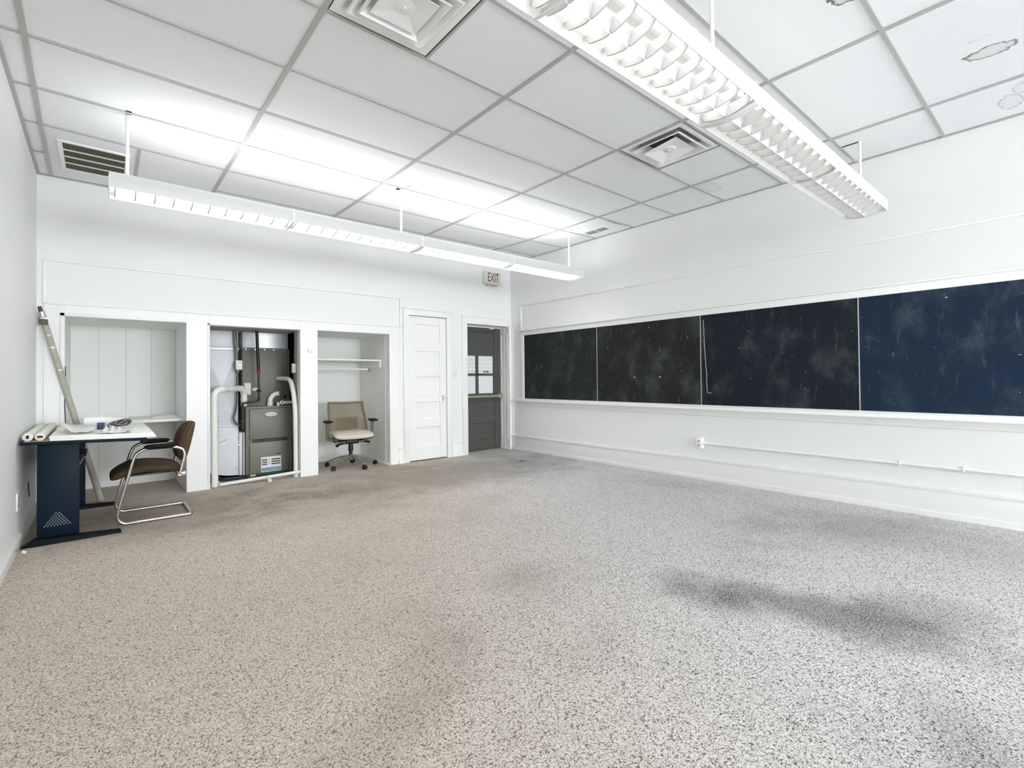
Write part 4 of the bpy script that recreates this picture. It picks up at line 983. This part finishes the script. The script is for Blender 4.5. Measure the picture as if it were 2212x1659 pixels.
# white boards stacked on the desk
zb_ = lambda x: zt(x)+.0008
def board_(x0, x1, y0, y1, d0, d1, label):
    th = thing('white_board', label, 'board', ((x0+x1)/2, (y0+y1)/2, zb_((x0+x1)/2)+d0))
    MB().hexa([(x, y, zb_(x)+d) for d in (d0, d1) for x, y in ((x0, y0), (x1, y0), (x1, y1), (x0, y1))]).build('panel', mat('board_white', (238, 238, 233), .45), th, bevel=.003)
board_(-.283, .332, 4.79, 6.06, 0, .016, 'lower of two large white boards lying on the desk')
board_(-.287, .322, 4.80, 6.065, .0165, .033, 'upper large white board on the desk, under the papers')
for k, (x, lab) in enumerate(((-.402, 'white tube on desk nearest the left wall'), (-.338, 'white tube on desk beside the stacked white boards'))):
    tb = thing('white_tube', lab, 'tube', (x, 5.4, zt(x)), group='white tubes on the desk')
    y0, y1, r = 4.86, 6.06, .029
    MB().cyl((x, y0, zt(x)+r), (x, y1, zt(x)+r), r, 20).build('tube_body', mat('tube_white', (226, 225, 216), .5), tb, bevel=.002)
    h = (.007, .012) if k == 0 else (.015, .007)
    MB().box(x-h[0], x+h[0], y0-.002, y0+.02, zt(x)+r-h[1], zt(x)+r+h[1]).build('square_hole', DARKV, tb)
# crumpled plans and small things on the boards
BZ = lambda x: zb_(x)+.0335
cp = thing('crumpled_plan', 'crumpled white paper sheet curled up on the white boards', 'paper', (-.14, 5.1, BZ(-.14)))
def curl(u, v):   # sheet whose left end rolls over
    y = 4.86+.55*v; s = u*.30
    wob = .010*math.sin(9*v+5*u)+.006*math.sin(17*u+4*v)
    if s < .16:
        a = (s/.16)*4.2-1.1; x = -.19+.035*math.cos(a+1.9)-.02*v; z = .036+.034*math.sin(a+.4)*(1-.2*v)
    else:
        x = -.155+(s-.16)*.80; z = .012+abs(wob)*1.1*(1-.3*u)+.028*max(0, math.sin(5.2*(s-.16)))**2*(.4+.6*v)
    return Vector((x, y+.05*u, BZ(x)+max(z, .003)))
MB().sheet(curl, 36, 18).build('sheet', mat('plan_paper', (232, 232, 230), .75, noise=.06, nscale=18), cp, solid=.0008)
rl = thing('rolled_paper', 'loose roll of white paper behind the blue card on desk', 'paper', (0, 5.7, BZ(0)))
def roll_(u, v):
    a = u*5.6; r = .030+.010*u
    return Vector((-.12+.30*v+.01*math.sin(7*v), 5.72+r*math.cos(a), BZ(-.1+.3*v)+.052+r*math.sin(a)*(1+.2*math.sin(5*v))))
MB().sheet(roll_, 24, 8).build('sheet', PAPER, rl, solid=.0008)
bl = thing('blue_card', 'small dark blue card box standing among the desk papers', 'box', (-.03, 5.33, BZ(-.03)+.03))
MB().box(-.030, .020, 5.335, 5.365, BZ(-.03)+.001, BZ(-.03)+.055).build('box_body', mat('deep_blue_card', (62, 56, 104), .6), bl, bevel=.002)
cbz = thing('cable_coil', 'coil of black and grey cable on the white boards', 'cable', (.115, 5.44, BZ(.115)+.02))
for k in range(6):
    c = Vector((.115+.006*k, 5.44, BZ(.06)+.033+.004*k)); pts = []
    for i in range(28):
        a = 2*PI*i/28; pts.append(c+Vector((.075*math.cos(a)*(1-.05*k), .10*math.sin(a), .016*math.sin(2*a+k)+.01*math.cos(a))))
    MB().tube(pts, .0045, 6, closed=True).build('cable_loop', mat('cable_dark', (54, 52, 54), .5) if k % 2 else mat('cable_mid', (120, 118, 116), .5), cbz)
bg_ = thing('plastic_bag', 'crumpled clear white plastic bag near front edge of desk boards', 'bag', (.08, 5.0, BZ(.08)))
def bag(u, v):
    random_ = math.sin(23*u+7*v)*math.sin(11*v-5*u)
    x = -.035+.19*u; y = 4.86+.20*v
    return Vector((x, y, BZ(x)+.004+.032*math.sin(PI*u)*math.sin(PI*v)*(1+.7*random_)+.006*abs(random_)))
MB().sheet(bag, 26, 20).build('film', mat('bag_film', (216, 216, 214), .25), bg_, solid=.0006)
tl = thing('small_tool', 'small grey metal bracket at right of the plastic bag', 'bracket', (.17, 4.92, BZ(.17)))
MB().box(.150, .178, 4.90, 4.915, BZ(.164), BZ(.164)+.018).box(.135, .178, 4.915, 4.94, BZ(.164), BZ(.164)+.006).build('bracket_body', mat('tool_grey', (130, 130, 126), .4, metal=.5), tl, bevel=.002)
# leaning pole
po = thing('leaning_pole', 'old grey pole with paint scraps leaning in left corner behind desk', 'pole', (-.01, 6.24, 0))
p0, p1 = Vector((-.004, 6.24, .01)), Vector((-.424, 6.01, 1.852))
POLE = mat('weathered_pole', (176, 174, 162), .7, noise=.25, nscale=14)
MB().cyl(p0, p0.lerp(p1, .95), .0265, 16, .0235).build('shaft', POLE, po)
MB().cyl(p0.lerp(p1, .955), p1, .018, 12, .014).build('tip', mat('pole_tip', (70, 68, 60), .6), po)
MB().cyl(p0.lerp(p1, .945), p0.lerp(p1, .975), .026, 14).build('metal_band', CHROME, po)
c_ = p0.lerp(p1, .93)
MB().box(c_.x-.035, c_.x+.028, c_.y-.040, c_.y-.012, c_.z-.035, c_.z+.035).build('clamp', mat('rusty_clamp', (96, 90, 76), .6, noise=.4, nscale=50), po, bevel=.006)
MB().box(c_.x-.028, c_.x+.03, c_.y-.046, c_.y-.038, c_.z+.012, c_.z+.034).build('clamp_plate', CHROME, po, bevel=.003)
for tt, ll in ((.80, .035), (.69, .028), (.86, .02)):
    q = p0.lerp(p1, tt); ax = (p1-p0).normalized()
    MB().tube([q-ax*ll+Vector((.003, -.008, 0)), q+ax*ll*.2+Vector((.001, -.009, 0)), q+ax*ll+Vector((.004, -.007, 0))], .02, 10, rad=[.006, .0195, .008]).build('paint_scrap', PAPER, po)
# thin cable hanging beside the pole
hc = MB().tube([(-.258, 6.115, 1.32), (-.256, 6.112, 1.1), (-.262, 6.115, .95), (-.255, 6.11, .79)], .003, 5).build('hanging_cord', BLACK); tag(hc, 'thin black cord hanging at the left closet edge behind pole', 'cord')

# ------------------------------------------------------------------ cantilever chair
ch = thing('cantilever_chair', 'brown upholstered chair with chrome cantilever frame facing the desk', 'chair', (.33, 5.315, 0))
ya, yb = 5.065, 5.575
def side(y):
    return [(.592, y, .0135), (.13, y, .0135), (.092, y, .060), (.108, y, .145), (.200, y, .535), (.222, y, .580), (.270, y, .608), (.470, y, .611), (.538, y, .585), (.553, y, .535), (.515, y, .365)]
def smooth_side(y): return fillet(side(y), .06, 5)
A_, B_ = smooth_side(ya), smooth_side(yb)
loop = list(reversed(A_))+[Vector((.60, ya+.02, .0135)), Vector((.60, yb-.02, .0135))]+B_
MB().tube(loop, .0128, 12).build('tube_frame', CHROME, ch)
MB().tube([(.515, ya, .365), (.505, ya+.06, .358), (.505, yb-.06, .358), (.515, yb, .365)], .011, 10).build('rear_crossbar', CHROME, ch)
MB().tube([(.155, ya, .355), (.16, yb, .355)], .010, 10).build('front_crossbar', CHROME, ch)
for y in (ya, yb):
    MB().cushion((.378, y, .622), (.112, .024, .021), .3, 12, 20).build('arm_pad', mat('matt_black', (9, 9, 10), .6, spec=.2), ch)
BROWN = mat('brown_tweed', (72, 54, 35), .95, noise=.22, nscale=120, bump=.25, bscale=260)
def seatf(p):
    u = (p.x+.245)/.49
    p.z += .030*math.sin(PI*min(1, max(0, u+.02)))-.045*max(0, .28-u)/.28*1.0-.012*u
    return p
MB().cushion((.295, 5.32, .418), (.245, .232, .048), .28, 16, 40, seatf).build('seat', BROWN, ch)
MB().box(.17, .46, 5.16, 5.48, .377, .392).build('seat_pan', BLACK, ch, bevel=.004)
def backf(p):
    # local: x thickness, y width, z height; recline and wrap round the sitter
    p = Vector(p); p.x += .20*(p.z)+ -.9*p.y*p.y*1.0
    return p
MB().cushion((.590, 5.32, .635), (.034, .225, .170), .55, 18, 36, lambda p: Vector((p.x+.22*p.z-1.1*p.y*p.y, p.y, p.z))).build('backrest', BROWN, ch)
MB().cushion((.612, 5.32, .64), (.020, .215, .160), .5, 14, 36, lambda p: Vector((p.x+.22*p.z-1.1*p.y*p.y, p.y, p.z))).build('back_shell', mat('brown_back_panel', (88, 70, 48), .9, noise=.2, nscale=120), ch)
for y in (ya+.01, yb-.01):
    MB().box(.500, .560, y-.007, y+.007, .35, .385).build('seat_bracket', CHROME, ch, bevel=.003)

# ------------------------------------------------------------------ office chair
oc = thing('office_chair', 'tan mesh-back office chair with cream seat in right closet alcove', 'office chair', (2.56, 6.40, 0), math.radians(-8))
ALU = mat('cast_aluminium', (172, 172, 166), .35, metal=.6)
FRM = mat('tan_plastic', (124, 115, 96), .5)
MESH = mat('tan_mesh', (150, 139, 116), .8, noise=.10, nscale=150)
MESH.node_tree.nodes['Principled BSDF'].inputs['Alpha'].default_value = .56
rot = math.radians(8)
hub = MB().lathe((0, 0, .095), [(.030, 0), (.042, .02), (.042, .06), (.034, .072)]).build('hub', ALU, oc, local=True)
for k in range(5):
    a = math.radians(64+72*k)+rot; d = Vector((math.cos(a), math.sin(a), 0)); s = Vector((-d.y, d.x, 0))
    mb = MB(); st_ = [(.03, .150, .040, .024), (.12, .140, .032, .020), (.22, .115, .027, .016), (.31, .080, .022, .014), (.335, .070, .020, .012)]
    for (r_, z, wd, hh) in st_:
        c = d*r_
        mb.v += [tuple(c+s*wd*.9+Vector((0, 0, z+hh*.4))), tuple(c-s*wd*.9+Vector((0, 0, z+hh*.4))), tuple(c-s*wd*.55+Vector((0, 0, z-hh))), tuple(c+s*wd*.55+Vector((0, 0, z-hh)))]
    for i in range(len(st_)-1):
        for j in range(4): mb.f.append((i*4+j, i*4+(j+1) % 4, (i+1)*4+(j+1) % 4, (i+1)*4+j))
    mb.f += [(0, 1, 2, 3), (len(mb.v)-4, len(mb.v)-1, len(mb.v)-2, len(mb.v)-3)]
    leg = mb.build('base_arm', ALU, oc, local=True, bevel=.004)
    c = d*.328; a2 = a+.9+.8*k; w_ = Vector((math.cos(a2), math.sin(a2), 0))
    cs = MB()
    for sg_ in (-1, 1): cs.lathe(tuple(c+w_*sg_*.006+Vector((0, 0, .029))), [(.010, 0), (.026, .001), (.029, .006), (.029, .015), (.024, .020)], tuple(w_*sg_), 18)
    cs.cyl((c.x, c.y, .04), (c.x, c.y, .068), .009, 10)
    cs.build('caster', BLACK, leg, local=True)
MB().cyl((0, 0, .16), (0, 0, .235), .024, 16).cyl((0, 0, .22), (0, 0, .325), .034, 18, .028).build('gas_column', BLACK, oc, local=True)
mech = MB().box(-.09, .09, -.10, .12, .318, .375).box(-.22, .22, -.03, .05, .335, .360).build('mechanism', BLACK, oc, local=True, bevel=.012)
MB().tube([(-.05, -.02, .325), (-.16, -.06, .318), (-.20, -.09, .305)], .012, 10, rad=[.010, .012, .022]).build('lever', BLACK, mech, local=True)
MB().tube([(.06, -.02, .335), (.18, -.04, .332), (.24, -.06, .322)], .012, 10, rad=[.010, .012, .016]).build('lever', BLACK, mech, local=True)
MB().tube(fillet([(-.255, .12, .400), (-.235, .02, .355), (-.12, -.08, .340), (.12, -.08, .340), (.235, .02, .355), (.255, .12, .400)], .06), .014, 10).build('under_frame', FRM, oc, local=True)
def osf(p):
    u = (-p.y+.235)/.47     # 1 at the front edge
    p.z += -.022*max(0, u-.72)/.28+.012*(p.x/.25)**2
    return p
MB().cushion((0, -.015, .438), (.256, .240, .045), .24, 16, 44, osf).build('seat', mat('cream_fabric', (214, 206, 186), .9, noise=.05, nscale=100), oc, local=True)
MB().box(-.21, .21, -.20, .20, .385, .405).build('seat_shell', BLACK, oc, local=True, bevel=.01)
# back: curved mesh in a frame
def bk(u, v, off=0.):
    h = v; wd = .255-.028*h
    x = (u*2-1)*wd
    y = .215+.10*h+.02*math.sin(PI*h)*0-.10*(x/.25)**2*.55-.035*math.sin(PI*min(1, h*1.3))+off
    z = .455+.392*h+.010*(x/.25)**2*h
    return Vector((x, y, z))
MB().sheet(lambda u, v: bk(.02+.96*u, .01+.98*v), 20, 16).build('back_mesh', MESH, oc, local=True, solid=.003)
rim = [bk(0, i/12) for i in range(13)]+[bk(i/12, 1) for i in range(1, 13)]+[bk(1, 1-i/12) for i in range(1, 13)]+[bk(1-i/12, 0) for i in range(1, 12)]
MB().tube(rim, .0155, 10, closed=True).build('back_frame', FRM, oc, local=True)
MB().sheet(lambda u, v: bk(.20+.60*u, .10+.40*v, .008), 10, 6).build('lumbar_pad', mat('lumbar_tan', (84, 74, 56), .8), oc, local=True, solid=.01)
MB().tube(fillet([(0, .06, .345), (0, .22, .36), (0, .262, .47), (0, .275, .60)], .06), .022, 10).build('back_spine', FRM, oc, local=True)
for sx in (-1, 1):
    X = sx*.295
    MB().tube(fillet([(sx*.20, .02, .375), (X, .02, .380), (X, .02, .43), (X, .0, .600)], .03), .020, 10).build('arm_post', FRM, oc, local=True)
    MB().tube([(X, .0, .575), (X, .0, .612)], .02, 12, rad=[.02, .036]).build('arm_bracket', FRM, oc, local=True)
    MB().cushion((X, -.015, .620), (.052, .120, .017), .6, 10, 24).build('arm_pad', mat('dark_arm_pad', (30, 27, 24), .6, spec=.25), oc, local=True)
